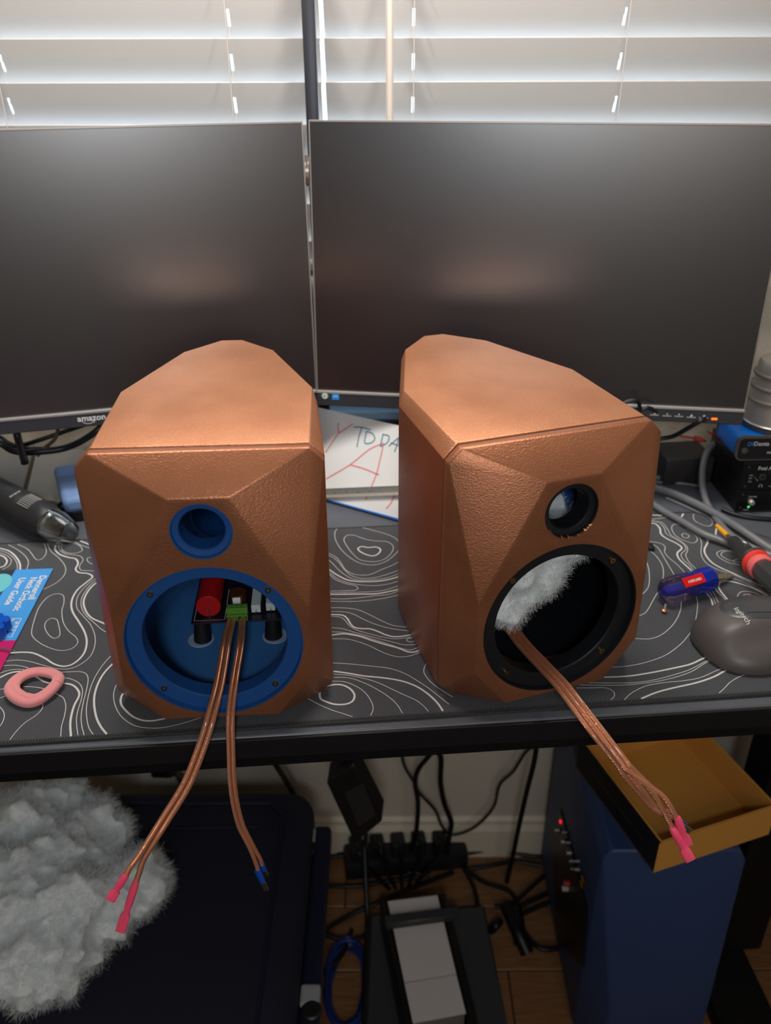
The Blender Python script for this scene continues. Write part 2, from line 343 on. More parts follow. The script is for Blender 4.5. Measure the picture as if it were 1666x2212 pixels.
CON = {
 (0, 1100, 4.096): """t 75,315 150,355 220,410 252,470 235,535|t 155,310 240,350 285,400 320,445 370,440 408,390 405,340 390,305|t 420,305 450,370 530,440 578,510 570,580 500,650 385,710|T 490,320 490,360 530,400 600,425 670,440 690,480 670,530 700,560 780,570 818,600 760,650 680,720 635,810 640,900 700,1000 750,1090 768,1180 740,1280 660,1360 570,1390 480,1370 400,1320 300,1275 200,1265 90,1272|t 515,320 530,360 580,395 650,405 710,415 735,450 705,500 720,540 810,545 900,560|t 540,330 560,370 620,390 690,385 728,360 700,320 620,285|t 660,285 720,320 800,345|T 710,280 800,315|t 900,420 780,430 785,470 860,500|t 900,590 820,630 740,700 685,780 680,870 740,950 800,1020 838,1110 840,1200 800,1300 700,1380 600,1413 500,1410 400,1385 250,1345 140,1335 50,1345|t 900,610 822,650 760,720 720,800 725,880 770,950 840,1010 910,1070 1040,1130|T 900,630 828,670 770,740 740,820 760,900 810,960 895,1000 1040,1060|tc 500,748 560,765 565,830 548,900 560,1000 610,1080 670,1130 688,1180 640,1230 560,1250 480,1240 380,1200 300,1140 280,1080 310,960 350,860 420,780|tc 465,965 505,980 522,1040 530,1110 490,1142 440,1120 400,1060 400,1010 430,975|t 30,1385 120,1380 220,1395 320,1435|t 0,1450 80,1425 160,1417 260,1425|T 0,1490 60,1460 130,1440 230,1440 330,1490 380,1520 450,1540 560,1540 640,1555 690,1600 700,1650 660,1730 635,1810 622,1900 628,2010|t 0,1595 100,1575 200,1570 320,1575 430,1600 500,1635 560,1670 582,1740 570,1830 545,1920 537,2012|t 0,1670 60,1650 160,1630 240,1625 320,1650 375,1720 370,1770 310,1830 220,1890 140,1970 88,2040|t 0,1750 30,1790 38,1830 25,1880 0,1920|t 480,1485 530,1490 620,1500 700,1540 730,1600 720,1680 690,1780 676,1870 690,2000|t 480,1445 600,1440 700,1437 760,1455 780,1510 760,1620 735,1720 718,1830 725,1920 745,2000|t 1060,1230 960,1320 880,1420 820,1530 785,1640 765,1760 770,1860 790,1940 825,1992|T 1100,1280 975,1390 900,1480 850,1590 832,1700 850,1830 890,1920 945,1990|T 0,345 80,370 140,420 175,480 180,540|t 0,365 70,390 120,430 150,480 155,540|T 0,405 40,425 62,460 40,500 0,515|t 0,385 60,410 100,450 80,500 20,535""",
 (150, 1460, 6.17): """t 760,60 640,110 600,190 590,290 620,420 700,550 840,650 1000,690 1200,695 1400,660 1600,605 1800,540|T 800,150 700,260 690,375 770,480 880,560 1030,600 1220,580 1500,500""",
 (690, 1100, 4.607): """t 178,195 155,230 160,300 210,390 290,470 400,535 530,555 640,530 720,480 795,400 800,350 770,300 700,260 590,225 430,183|tc 245,300 280,260 340,258 420,285 500,308 600,318 680,325 735,370 720,430 660,490 580,518 490,520 400,500 330,440 270,360|Tc 385,395 420,372 490,382 560,376 605,395 600,430 550,462 490,458 420,430|t -60,400 95,440 170,480 220,540 260,600 340,645 430,657 520,645 620,600 720,560 805,515 900,450|t -60,420 95,460 180,515 240,590 310,655 400,685 500,687 600,670 700,640 805,600 940,540|t -60,450 95,510 180,590 250,650 340,695 450,705 600,695 700,675 805,635 940,580|T -60,520 95,600 170,650 270,700 370,718 500,720 620,712 720,692 805,665 940,610|t -60,540 95,625 180,690 300,735 430,755 560,760 680,745 805,710 940,660|t -40,560 95,645 160,700 260,740 350,760 385,785 360,805 270,812 -40,815|t -60,835 300,828 500,822 650,805 805,755 940,700|T -60,850 350,845 550,842 680,822 805,790 940,730|t -60,885 110,890 250,893 400,880 550,862 700,845 805,805 940,750|t -60,912 110,915 300,918 450,912 620,890 720,870 810,842 940,790|t -60,980 115,980 250,983 380,1000 500,1050 620,1110 730,1155 860,1172 1000,1170|t -60,1015 115,1018 250,1022 340,1045 450,1100 560,1145 700,1185 890,1210 1000,1210|T -60,1045 115,1048 230,1055 280,1090 310,1140 350,1175 420,1188 500,1190 580,1215 660,1250 740,1268 820,1265 910,1250 1040,1230|t -60,1062 115,1065 210,1075 260,1110 300,1160 380,1205 500,1240 620,1270 750,1290 860,1280 1000,1260|t -60,1175 120,1180 230,1190 350,1225 480,1260 600,1290 720,1320 850,1350 950,1345 1060,1320|t -60,1215 125,1220 250,1228 400,1255 520,1290 650,1330 800,1380 900,1400 975,1380 1080,1340|T -60,1270 125,1252 250,1240 400,1265 520,1305 650,1345 780,1380 880,1418 950,1420 1000,1400 1100,1350|t -60,1290 125,1290 270,1292 390,1320 500,1360 600,1410 700,1450 800,1470 900,1460 1000,1425 1120,1370|tc 870,1305 890,1285 940,1282 960,1300 910,1322|t -60,1525 130,1530 300,1540 500,1560 700,1585 850,1635 980,1710 1100,1790 1200,1870 1290,1940|T -60,1605 135,1613 300,1635 450,1660 650,1680 820,1710 960,1760 1070,1830 1150,1900 1200,1960 1230,2010|t -60,1635 135,1640 300,1655 450,1685 580,1725 700,1780 850,1850 960,1900 1040,1960 1085,2012|t -60,1670 135,1672 300,1680 450,1730 570,1790 680,1860 770,1940 828,2030|t -40,1715 135,1712 260,1720 380,1770 460,1830 520,1920 535,1990 510,2055|Tc 135,1748 230,1750 310,1790 350,1850 330,1910 260,1940 160,1942 80,1920 10,1880 20,1790|t -120,1880 0,1945 130,2000 240,2035 330,2065|t 1180,1440 1075,1525 1040,1600 1060,1660 1120,1730 1230,1810 1330,1870""",
 (1260, 1090, 4.103): """T 500,160 600,165 640,170 680,210 690,260 740,300 830,345 875,385 835,430 850,480 900,530 965,590 1040,680 1095,785 1130,830 1150,890 1165,970|t 500,135 600,140 680,165 720,210 740,260 820,305 890,350 910,395 870,440 890,490 950,545 1020,640 1120,775 1160,840 1190,940|t 500,145 640,148 700,160 750,220 780,270 860,320 920,370 925,410 910,450 940,510 1005,575 1060,660 1145,765 1185,840 1220,920|tc 785,200 810,175 870,180 940,230 1000,280 1010,320 970,340 900,320 840,290 800,250|tc 875,268 900,255 938,275 925,295 890,290|t 840,165 960,230 1030,290 1050,350 1045,430 1075,500 1140,550 1230,590 1330,620 1450,680 1560,740 1666,830|T 1085,290 1105,330 1075,400 1095,460 1150,520 1230,565 1320,605 1420,650 1520,695 1700,775|t 1240,650 1330,655 1450,700 1560,760 1700,815|tc 1500,545 1400,540 1280,510 1210,470 1185,430 1230,408 1320,408 1390,430 1480,480|tc 1490,520 1400,510 1290,490 1225,450 1240,420 1300,415 1360,430 1450,470|tc 1480,555 1420,550 1350,520 1335,495 1390,480 1440,490|t 480,330 620,330 700,350 728,380 722,420 760,470 820,520 885,585 960,680 1005,820 1015,900 1000,1010 980,1085 925,1170 850,1250 720,1340 550,1400 400,1430 270,1440 100,1440|t 480,340 600,350 660,380 700,440 740,510 800,610 860,720 870,870 855,960 800,1060 700,1150 590,1190 460,1187|t 480,380 590,410 660,470 705,550 710,640 680,740 630,830 560,950 500,985|t 480,430 560,510 585,600 585,700 560,760 480,830|T 1200,1300 1060,1365 950,1415 800,1450 600,1490 400,1520 180,1530 -60,1530|t 1220,1330 1095,1385 950,1460 800,1510 600,1560 400,1580 120,1580 -60,1575|t 1230,1340 1100,1395 960,1480 800,1535 600,1575 350,1600 50,1600 -80,1595|t 1400,1400 1210,1460 1050,1530 900,1560 700,1580 550,1610 430,1670 365,1730|T 1400,1400 1255,1475 1150,1530 1000,1580 800,1625 650,1665 515,1720|t 1700,1470 1500,1500 1400,1520 1310,1570 1250,1630 1205,1670|t -60,1625 50,1625 200,1625 270,1660 275,1700 245,1730|t 1165,680 1150,710 1190,770 1250,830 1290,890 1350,960|T 1700,850 1666,830 1550,760 1450,720 1330,685 1240,680 1200,710 1215,760 1270,830 1315,885 1400,980|t 1400,900 1380,870 1365,830 1390,780 1460,770 1560,800 1666,900 1700,980|tc 1430,880 1405,840 1430,800 1490,800 1550,850 1555,915 1500,930|t 980,82 978,120 1000,150 1060,180 1120,190 1150,165|T 1185,200 1175,260 1190,280|t 480,135 600,130 700,120 780,100|T 480,90 610,92 700,97|T 870,112 890,80""",
}
bm = B(); up = Vector((0, 0, 1))
for (ox, oy, s), data in CON.items():
    for ln in data.split('|'):
        k, rest = ln.split(' ', 1); P = [ZP(ox+float(a.split(',')[0])/s, oy+float(a.split(',')[1])/s, MZ) for a in rest.split()]
        cl = k.endswith('c'); wdt = .0020 if k[0] == 'T' else .00075
        if cl: Q = cr_spline([P[-1]]+P+[P[0], P[1]], 6)[6:-6-1]
        else: Q = cr_spline(P, 6)
        Q = [q for q in Q if -.001 < (q-m0).dot(vd) < dep+.01 and (q-m0).dot(vd) > .003]
        if len(Q) > 2: ribbon(bm, Q, wdt, up, cl, lift=.00005)
obj('printed_lines', bm, mat('mat_print', (216, 212, 208), .7), matt, world=True, norecalc=True, kind='stuff')
# ------------------------------------------------------------------ speakers
G = dict(w=.1021, H=.2611, ca=.0121, cb=.0123, zb=.003, d1=.0304, d2=.038, p1=(.0251, .2335), p3=(.0839, .1262), p4=(.0837, .0529), p5=(.0512, .0105),
         A=(.0948, .141), Bp=(.0514, .2554), Cp=(.0134, .2921), bt=.0091, tz=.2026, tr=.0257, wz=.0919, wr=.0776, cha=.0042, chz=.0162)
def pany(z): t = (z-G['p5'][1])/(G['p1'][1]-G['p5'][1]); return -(G['d2']*(1-t)+G['d1']*t)
def body_loft(inset, y0, zlo, zhi):
    """shell outline swept in z, open to the front"""
    w, H = G['w']-inset, G['H']; bm = B()
    def outline(k, z0f):
        cx = [(w, y0), (G['A'][0]-inset, G['A'][1]), (G['Bp'][0]-inset*.8, G['Bp'][1]-inset*.5), (G['Cp'][0], G['Cp'][1]-inset)]
        ins = [G['ca'], G['cha'], .004, .002]
        return [(x-i*k, y if n == 0 else y-.5*i*k) for n, ((x, y), i) in enumerate(zip(cx, ins))]
    levels = [(0.75, [zlo]*4), (0, [zlo+.010]*4), (0, [H-G['cb']-inset, H-G['chz']-inset, H-.012-inset, H-.010-inset]), (1, [zhi]*4)]
    rings = []
    for k, zs in levels:
        h = outline(k, 0); pts = [(x, y, z) for (x, y), z in zip(h, zs)]; pts = pts+[(-x, y, z) for x, y, z in pts[::-1]]
        rings.append([bm.verts.new(p) for p in pts])
    for a, b in zip(rings, rings[1:]):
        for i in range(7): bm.faces.new((a[i], a[i+1], b[i+1], b[i]))
    bm.faces.new(rings[0][::-1]); bm.faces.new(rings[-1])
    bmesh.ops.recalc_face_normals(bm, faces=bm.faces); return bm
def baffle_bm():
    bm = B(); g = G; w = g['w']; H = g['H']
    def ring(y): return [(w-g['ca'], y, H), (w, y, H-g['cb']), (w, y, .016), (w-.011, y, g['zb'])]
    half = ring(0); fr_ = half+[(-x, y, z) for x, y, z in half[::-1]]
    pn = [(x, pany(z), z) for x, z in (g['p1'], g['p3'], g['p4'], g['p5'])]; pn += [(-x, y, z) for x, y, z in pn[::-1]]
    V0 = [bm.verts.new((x, g['bt'], z)) for x, y, z in fr_]; V1 = [bm.verts.new(p) for p in fr_]; V2 = [bm.verts.new(p) for p in pn]
    for a, b in ((V0, V1), (V1, V2)):
        for i in range(8): bm.faces.new((a[i], a[(i+1) % 8], b[(i+1) % 8], b[i]))
    bm.faces.new(V2); bm.faces.new(V0[::-1])
    return bm
def cavity_bm():
    bm = B(); g = G; w = g['w']-.006
    a = [(w-.008, .02, g['H']-.008), (w, .02, g['H']-.02), (w, .02, .018), (w-.01, .02, .010)]; a += [(-x, y, z) for x, y, z in a[::-1]]
    c = [(x*.86, pany(z)+.020, z0) for (x, z), z0 in zip(((g['p1'][0]*1.35, g['p1'][1]), g['p3'], g['p4'], g['p5']), (.226, .13, .050, .018))]; c += [(-x, y, z) for x, y, z in c[::-1]]
    V1 = [bm.verts.new(p) for p in a]; V2 = [bm.verts.new(p) for p in c]
    for i in range(8): bm.faces.new((V1[i], V1[(i+1) % 8], V2[(i+1) % 8], V2[i]))
    bm.faces.new(V2); bm.faces.new(V1[::-1]); bmesh.ops.recalc_face_normals(bm, faces=bm.faces); return bm
pslope = (pany(.2)-pany(.1))/.1
PN = Vector((0, -1, pslope)).normalized()       # outward normal of the front panel
def pp(x, z, dd=0): return Vector((x, pany(z), z))+PN*dd
def speaker(label, loc, yaw, inner, port):
    t = thing('bookshelf_speaker', label, 'speaker', loc, yaw)
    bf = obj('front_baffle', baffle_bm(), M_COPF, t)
    bv = bf.modifiers.new('b', 'BEVEL'); bv.width = .0013; bv.segments = 2; bv.limit_method = 'ANGLE'; bv.angle_limit = math.radians(6)
    cuts = []
    for zz, r in ((G['tz'], G['tr']), (G['wz'], G['wr'])):
        bm = B(); lathe(bm, [(-.08, r), (.08, r)], pp(0, zz), PN, 96); bmesh.ops.recalc_face_normals(bm, faces=bm.faces); cuts.append(obj('cut', bm, M_COPF, t))
    cuts.append(obj('cut', cavity_bm(), M_COPF, t))
    for c in cuts:
        md = bf.modifiers.new('c', 'BOOLEAN'); md.operation = 'DIFFERENCE'; md.solver = 'EXACT'; md.object = c
    bpy.context.view_layer.update(); apply_mods(bf)
    for c in cuts: bpy.data.objects.remove(c)
    smart(bf, 30)
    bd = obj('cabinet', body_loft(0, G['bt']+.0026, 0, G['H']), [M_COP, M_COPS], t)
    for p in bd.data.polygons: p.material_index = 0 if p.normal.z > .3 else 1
    md = bd.modifiers.new('s', 'SOLIDIFY'); md.thickness = .003; md.offset = -1
    bvv = bd.modifiers.new('b', 'BEVEL'); bvv.width = .0015; bvv.segments = 2; bvv.limit_method = 'ANGLE'; bvv.angle_limit = math.radians(8)
    bpy.context.view_layer.update(); apply_mods(bd); smart(bd, 25)
    ln = obj('inner_liner', body_loft(.0038, .004, .0036, G['H']-.0038), mat('lit_blue_liner', (58, 112, 172), .55) if inner is M_BLUE else inner, t); md = ln.modifiers.new('s', 'SOLIDIFY'); md.thickness = .002; md.offset = -1  # liner blue is lightened in place of light reaching the interior
    # thin groove strip between baffle and cabinet
    for nm, zz, r, ri, rec in (('tweeter_seat', G['tz'], G['tr'], .0188, .0035), ('woofer_seat', G['wz'], G['wr'], .0628, .006)):
        bm = B(); lathe(bm, [(-.0005, r+.0002), (-.0005, r-.0012), (-rec, r-.0016), (-rec-.0006, ri+.001), (-rec-.002, ri), (-.024, ri), (-.024, r+.004), (-.021, r+.004), (-.021, r+.0002)], pp(0, zz), PN, 96, close=True)
        smart(obj(nm, bm, inner, t), 30)
    for k in range(4):
        a = math.pi/4+k*math.pi/2; c = pp(math.cos(a)*.0705, G['wz']+math.sin(a)*.0705, -.0062)
        bm = B(); lathe(bm, [(-.002, .0026), (.0022, .0026), (.0022, .0015), (-.002, .0015)], c, PN, 16, close=True); obj('threaded_insert', bm, M_BRASS, t)
    # bass port tube at the back, seen through the tweeter hole
    bm = B(); pL = port[1]-port[3]; port = port[:3]; lathe(bm, [(0, .027), (-pL, .027), (-pL, .0245), (0, .0245)], (*port, ), (0, 1, 0), 48, close=True); smart(obj('port_tube', bm, M_BLUE, t))
    return t
yawL, yawR = .0604, .3267
spL = speaker('copper printed speaker cabinet with blue inner rings and crossover inside', (-.1521, .6366, MZ+.0004), yawL, M_BLUE, (-.006, .284, .147, .095))
spR = speaker('copper printed speaker cabinet with black inner rings and white stuffing inside', (.1481, .6682, MZ+.0004), yawR, M_BLK, (.063, .135, .160, .035))
ML, MR = wm(spL), wm(spR)
# burr of filament under the right speaker's tweeter hole
bm = B()
for i in range(16):
    a = math.radians(205+i*7.5); r = G['tr']; q = pp(math.cos(a)*r, G['tz']+math.sin(a)*r, .0006); q2 = pp(math.cos(a)*(r-.0035*random.random()), G['tz']+math.sin(a)*(r-.0035*random.random()), -.001)
    a2 = a+.13; q3 = pp(math.cos(a2)*r, G['tz']+math.sin(a2)*r, .0006); slab(bm, [q, q2, q3], PN*.0005)
obj('ragged_rim', bm, M_COPF, spR)
# printed seam dots on the front panels (filament starts)
for t in (spL, spR):
    bm = B(); rnd = random.Random(3)
    segs = [((-.024, .226), (-.036, .187)), ((-.036, .187), (-.058, .155)), ((.024, .226), (.038, .19)), ((.038, .19), (.055, .160)), ((-.036, .183), (-.008, .175)), ((.038, .186), (.008, .175)), ((-.02, .231), (.02, .231)), ((-.045, .0135), (.045, .0135))]
    for a, b in segs:
        L = math.dist(a, b); n = int(L/.0016)
        for i in range(n):
            if rnd.random() < .3: continue
            f_ = (i+.2*rnd.random())/n; x, z = a[0]+(b[0]-a[0])*f_, a[1]+(b[1]-a[1])*f_
            c = pp(x, z, .0001); dx = Vector((b[0]-a[0], 0, b[1]-a[1])).normalized()
            ribbon(bm, [c-dx*.0004, c+dx*.0004], .0004, PN, lift=.0001)
    obj('seam_marks', bm, mat('copper_glint', (230, 160, 110), .3, .7), t, norecalc=True, kind='stuff')
# crossover board inside the left speaker
FZ = MZ+.0062
BZ = FZ+.026
c1 = ZP(412, 1347, BZ); c2 = ZP(606, 1338, BZ); bu = (c2-c1).normalized(); bv_ = Vector((-bu.y, bu.x, 0)); bw = (c2-c1).length
cb = thing('crossover_board', 'black crossover circuit board with red capacitor inside the left speaker', 'circuit board', (c1.x+bu.x*bw/2, c1.y+bu.y*bw/2, FZ), math.atan2(bu.y, bu.x))
pcb = mat('black_pcb', (28, 22, 34), .35)
obj('board', box(B(), -bw/2, bw/2, 0, .085, BZ-FZ-.0016, BZ-FZ, .0004), pcb, cb)
hb = BZ-FZ
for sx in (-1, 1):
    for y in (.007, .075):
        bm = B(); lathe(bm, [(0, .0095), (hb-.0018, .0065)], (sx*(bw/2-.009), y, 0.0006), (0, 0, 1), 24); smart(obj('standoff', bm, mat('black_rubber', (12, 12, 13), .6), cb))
        bm = B(); lathe(bm, [(0, .0135), (.0007, .0132)], (sx*(bw/2-.007), y, 0), (0, 0, 1), 32); obj('floor_highlight', bm, mat('painted_highlight', (150, 170, 195), .35), cb)  # pale discs stand in for rings of light on the liner floor
xc = -bw/2+.018
bm = B(); lathe(bm, [(0, .0120), (.0006, .0126), (.052, .0126), (.0526, .012)], (xc, .010, hb+.0128), (0, 1, 0), 40); cap = smart(obj('capacitor', bm, mat('red_capacitor', (176, 22, 24), .4), cb), 40)
bm = B(); tube(bm, [(xc, .0102, hb+.0128), (xc, .007, hb+.013), (xc, .005, hb+.008), (xc+.002, .003, hb)], .0005, 8); obj('capacitor_lead', bm, M_SILVER, cap)
bm = B(); 
for a, b in (((-bw/2+.003, .004), (-bw/2+.034, .004)), ((-bw/2+.003, .004), (-bw/2+.003, .06)), ((-bw/2+.034, .004), (-bw/2+.034, .06))): ribbon(bm, [Vector((*a, hb)), Vector((*b, hb))], .0004, up, lift=.0001)
obj('printed_outline', bm, M_WHITE, cb, norecalc=True)
grn = mat('green_terminal', (84, 138, 48), .45); tx0 = -bw/2+.0365; tw = .0215
bm = B(); box(bm, tx0, tx0+tw, .004, .012, hb, hb+.0135, .0004); box(bm, tx0, tx0+tw, .0005, .004, hb, hb+.007, .0003)
tb = obj('terminal_block', bm, grn, cb)
for k in range(4):
    x = tx0+tw*(k+.5)/4
    obj('wire_entry', box(B(), x-.0016, x+.0016, -.0001, .0006, hb+.0015, hb+.0055), mat('dark_slot', (20, 30, 15), .7), tb)
    bm = B(); lathe(bm, [(0, .0015), (.0004, .0013)], (x, .0085, hb+.0135), (0, 0, 1), 12); obj('terminal_screw', bm, mat('green_screw', (110, 150, 90), .35, .3), tb)
bm = B(); lathe(bm, [(0, .0085), (.014, .0085)], (tx0+.010, .032, hb+.001), (0, 0, 1), 32); co = obj('inductor_coil', bm, mat('copper_winding', (150, 86, 50), .35, .8, wave=('Z', 500, 1, .0004)), cb); smart(co)
obj('coil_label', box(B(), tx0+.005, tx0+.013, .0228, .0233, hb+.006, hb+.0135), M_WHITE, co)
cer = mat('ceramic_white', (196, 206, 206), .55)
for x, y in ((bw/2-.030, .012), (bw/2-.015, .014)):
    r_ = obj('resistor', box(B(), x, x+.0095, y, y+.045, hb+.0015, hb+.0105, .0005), cer, cb)
    bm = B(); tube(bm, [(x+.005, y, hb+.006), (x+.005, y-.004, hb+.005), (x+.005, y-.006, hb)], .0004, 8); obj('resistor_lead', bm, M_SILVER, r_)
# ---- speaker cables
wirem = mat('clear_jacket_copper_wire', (232, 156, 118), .2, .5, coat=.8, wave=('DIAGONAL', 420, .8, .0007, 1))
def strand(parent, P, side, off, r=.0021, name='conductor'):
    Q = cr_spline(P, 6); R = []
    for i, q in enumerate(Q):
        d = (Q[min(i+1, len(Q)-1)]-Q[max(i-1, 0)]).normalized(); R.append(q+d.cross(Vector((0, -1, .4))).normalized()*off*side)
    bm = B(); tube(bm, R, r, 10, smoothp=False); return smart(obj(name, bm, wirem, parent, world=True), 60)
pinkm = mat('pink_crimp_sleeve', (244, 76, 112), .3, coat=.5, sss=.15)
def spade(parent, a, b, long=True, name='female_connector'):
    """pink shrink-sleeved blade connector from a to b"""
    a, b = Vector(a), Vector(b); d = b-a; L = d.length; k, x, y = frame(d, Vector((0, -1, .3)))
    bm = B(); prof = [(0, .0030, .0030), (.12, .0036, .0034), (.45, .0034, .0030), (.60, .0026, .0020), (.68, .0044, .0021), (1, .0046, .0021)]
    rings = []
    for t, rx, ry in prof:
        c = a+k*L*t; rings.append([bm.verts.new(c+x*rx*math.copysign(abs(math.cos(2*math.pi*i/16))**(.8 if t < .5 else .5), math.cos(2*math.pi*i/16))+y*ry*math.copysign(abs(math.sin(2*math.pi*i/16))**(.8 if t < .5 else .5), math.sin(2*math.pi*i/16))) for i in range(16)])
    for p, q in zip(rings, rings[1:]):
        for i in range(16): bm.faces.new((p[i], p[(i+1) % 16], q[(i+1) % 16], q[i]))
    bm.faces.new(rings[0]); bm.faces.new(rings[-1]); o = smart(obj(name, bm, pinkm, parent, world=True), 40)
    bm = B(); c = b; m_ = Matrix((x, y, k)).transposed().to_4x4(); m_.translation = c; box(bm, -.0032, .0032, -.0009, .0009, -.002, .0007, mtx=m_)
    obj('metal_mouth', bm, M_SILVER, o, world=True)
blum = mat('blue_crimp_sleeve', (16, 70, 168), .4)
def blueterm(parent, a, b):
    a, b = Vector(a), Vector(b); L = (b-a).length; bm = B(); lathe(bm, [(0, .0033), (L*.5, .0029), (L*.58, .0026)], a, b-a, 14); o = smart(obj('insulated_connector', bm, blum, parent, world=True))
    k, x, y = frame(b-a, Vector((0, -1, .3))); m_ = Matrix((x, y, k)).transposed().to_4x4(); m_.translation = a+(b-a)*.8
    obj('metal_blade', box(B(), -.0024, .0024, -.0012, .0012, -L*.22, L*.2, .0004, mtx=m_), M_SILVER, o, world=True)
def cable(name, label, P, splits, off=.0021, r=.0021):
    """P: trunk points; splits: per strand list of extra points"""
    t = thing(name, label, 'cable', tuple(P[-1])); P = [Vector(p) for p in P]
    for side, ext in zip((-1, 1), splits):
        Q = cr_spline(P, 4); R = []
        for i, q in enumerate(Q):
            d = (Q[min(i+1, len(Q)-1)]-Q[max(i-1, 0)]).normalized(); R.append(q+d.cross(Vector((0, 1, -.5))).normalized()*off*side)
        R = R[:-2]+[Vector(e) for e in ext]
        bm = B(); tube(bm, R, r, 10, 3); smart(obj('conductor', bm, wirem, t, world=True), 60)
    return t
BZt = BZ+.004
te = [wm(cb) @ Vector((tx0+tw*(k+.5)/4, -.001, hb+.0035)) for k in range(4)]
def mid(a, b): return (a+b)/2
lip = wm(spL) @ Vector((0, pany(.013)-.006, .013))
A = [mid(te[0], te[1]), YP(489, 1385, .668), YP(482, 1430, .640), YP(473, 1480, .612), YP(459, 1535, .586), YP(440, 1600, .568), YP(405, 1690, .548), YP(360, 1765, .532), YP(325, 1820, .522)]
t = cable('speaker_wire', 'copper twin wire with two pink connectors, hanging from the left speaker', A, ([YP(299, 1850, .516), YP(282, 1872, .512), YP(273, 1890, .510)], [YP(311, 1855, .518), YP(301, 1885, .514), YP(294, 1906, .511)]), off=.0027, r=.0027)
spade(t, YP(273, 1888, .510), YP(238, 1944, .498)); spade(t, YP(294, 1904, .511), YP(260, 2012, .490))
A = [mid(te[2], te[3]), YP(520, 1385, .668), YP(513, 1430, .640), YP(505, 1480, .612), YP(498, 1545, .588), YP(499, 1620, .574), YP(503, 1700, .565), YP(515, 1765, .560), YP(533, 1815, .558)]
t = cable('speaker_wire', 'copper twin wire with two blue connectors, hanging from the left speaker', A, ([YP(541, 1835, .556), YP(553, 1865, .555), YP(558, 1882, .554)], [YP(551, 1835, .560), YP(562, 1855, .560), YP(566, 1868, .560)]), off=.0020, r=.0021)
blueterm(t, YP(556, 1879, .554), YP(576, 1923, .550)); blueterm(t, YP(563, 1862, .562), YP(576, 1892, .560))
A = [YP(1105, 1350, .70), YP(1140, 1395, .665), YP(1180, 1437, .632), YP(1222, 1482, .600), YP(1262, 1534, .575), YP(1305, 1590, .555), YP(1343, 1640, .540), YP(1370, 1675, .531)]
B2 = [q+Vector((-.0055, .003, -.002)) for q in A[:-2]]+[YP(1336, 1645, .545), YP(1362, 1690, .538)]
t = cable('speaker_wire', 'copper twin wire with two pink connectors, hanging from the right speaker', A, ([YP(1400, 1700, .527), YP(1428, 1740, .522), YP(1445, 1772, .518), YP(1453, 1792, .514)], [YP(1405, 1698, .530), YP(1435, 1722, .525), YP(1452, 1748, .520), YP(1463, 1770, .518)]), off=.0022, r=.0023)
spade(t, YP(1452, 1788, .514), YP(1492, 1858, .500)); spade(t, YP(1463, 1766, .518), YP(1486, 1826, .508))
t = cable('speaker_wire', 'copper twin wire with two blue connectors, hanging from the right speaker', B2, ([YP(1385, 1718, .535), YP(1412, 1748, .532), YP(1440, 1762, .530), YP(1454, 1768, .530)], [YP(1392, 1712, .535), YP(1415, 1742, .534), YP(1440, 1752, .533), YP(1456, 1762, .533)]), off=.0022, r=.0023)
blueterm(t, YP(1452, 1766, .531), YP(1492, 1795, .528)); blueterm(t, YP(1452, 1757, .535), YP(1482, 1783, .533))
# ---- polyester stuffing
fluffm = mat('polyester_fluff', (244, 248, 248), .95, sss=.4)
def fluff(name, blobs, label, nf, flen, voxel, seed=1, disp=.012):
    rnd = random.Random(seed); bm = B()
    for (c, r, sq) in blobs:
        for v_ in bmesh.ops.create_icosphere(bm, subdivisions=3, radius=1)['verts']:
            n = v_.co.normalized(); k = 1+.25*noise.noise(n*1.6+Vector(c)*9); v_.co = Vector(c)+Vector((n.x*r, n.y*r, n.z*r*sq))*k
    o = obj(name, bm, fluffm, None, norecalc=True, label=label, cat='stuffing', kind='stuff')
    m1 = o.modifiers.new('r', 'REMESH'); m1.mode = 'VOXEL'; m1.voxel_size = voxel
    m2 = o.modifiers.new('s', 'SMOOTH'); m2.iterations = 5; m2.factor = .6
    bpy.context.view_layer.update(); apply_mods(o)
    bm = B(); bm.from_mesh(o.data); bm.normal_update(); org = o.matrix_basis.translation
    for v_ in bm.verts: q = v_.co+org; v_.co += v_.normal*disp*(.65*noise.noise(q*22)+.45*noise.noise(q*50)+.25*noise.noise(q*110))
    bm.normal_update(); vs_ = [(v_.co.copy(), v_.normal.copy()) for v_ in bm.verts]
    for f in bm.faces: f.smooth = True
    for _ in range(nf):
        p, n = rnd.choice(vs_); t = Vector((rnd.uniform(-1, 1), rnd.uniform(-1, 1), rnd.uniform(-1, 1)))
        d = (n*.8+t).normalized(); q = p+t*voxel*.6-n*.001; pts_ = [q]
        for k in range(3):
            d = (d+Vector((rnd.uniform(-1, 1), rnd.uniform(-1, 1), rnd.uniform(-1, 1)))*.5).normalized(); q = q+d*flen/3*rnd.uniform(.4, 1.3); pts_.append(q)
        s = d.cross(Vector((rnd.random(), rnd.random(), rnd.random()))).normalized()*.00010
        vv = [(bm.verts.new(a-s), bm.verts.new(a+s)) for a in pts_]
        for a, b in zip(vv, vv[1:]): bm.faces.new((a[0], a[1], b[1], b[0]))
    bm.to_mesh(o.data); bm.free(); return o
sb = []
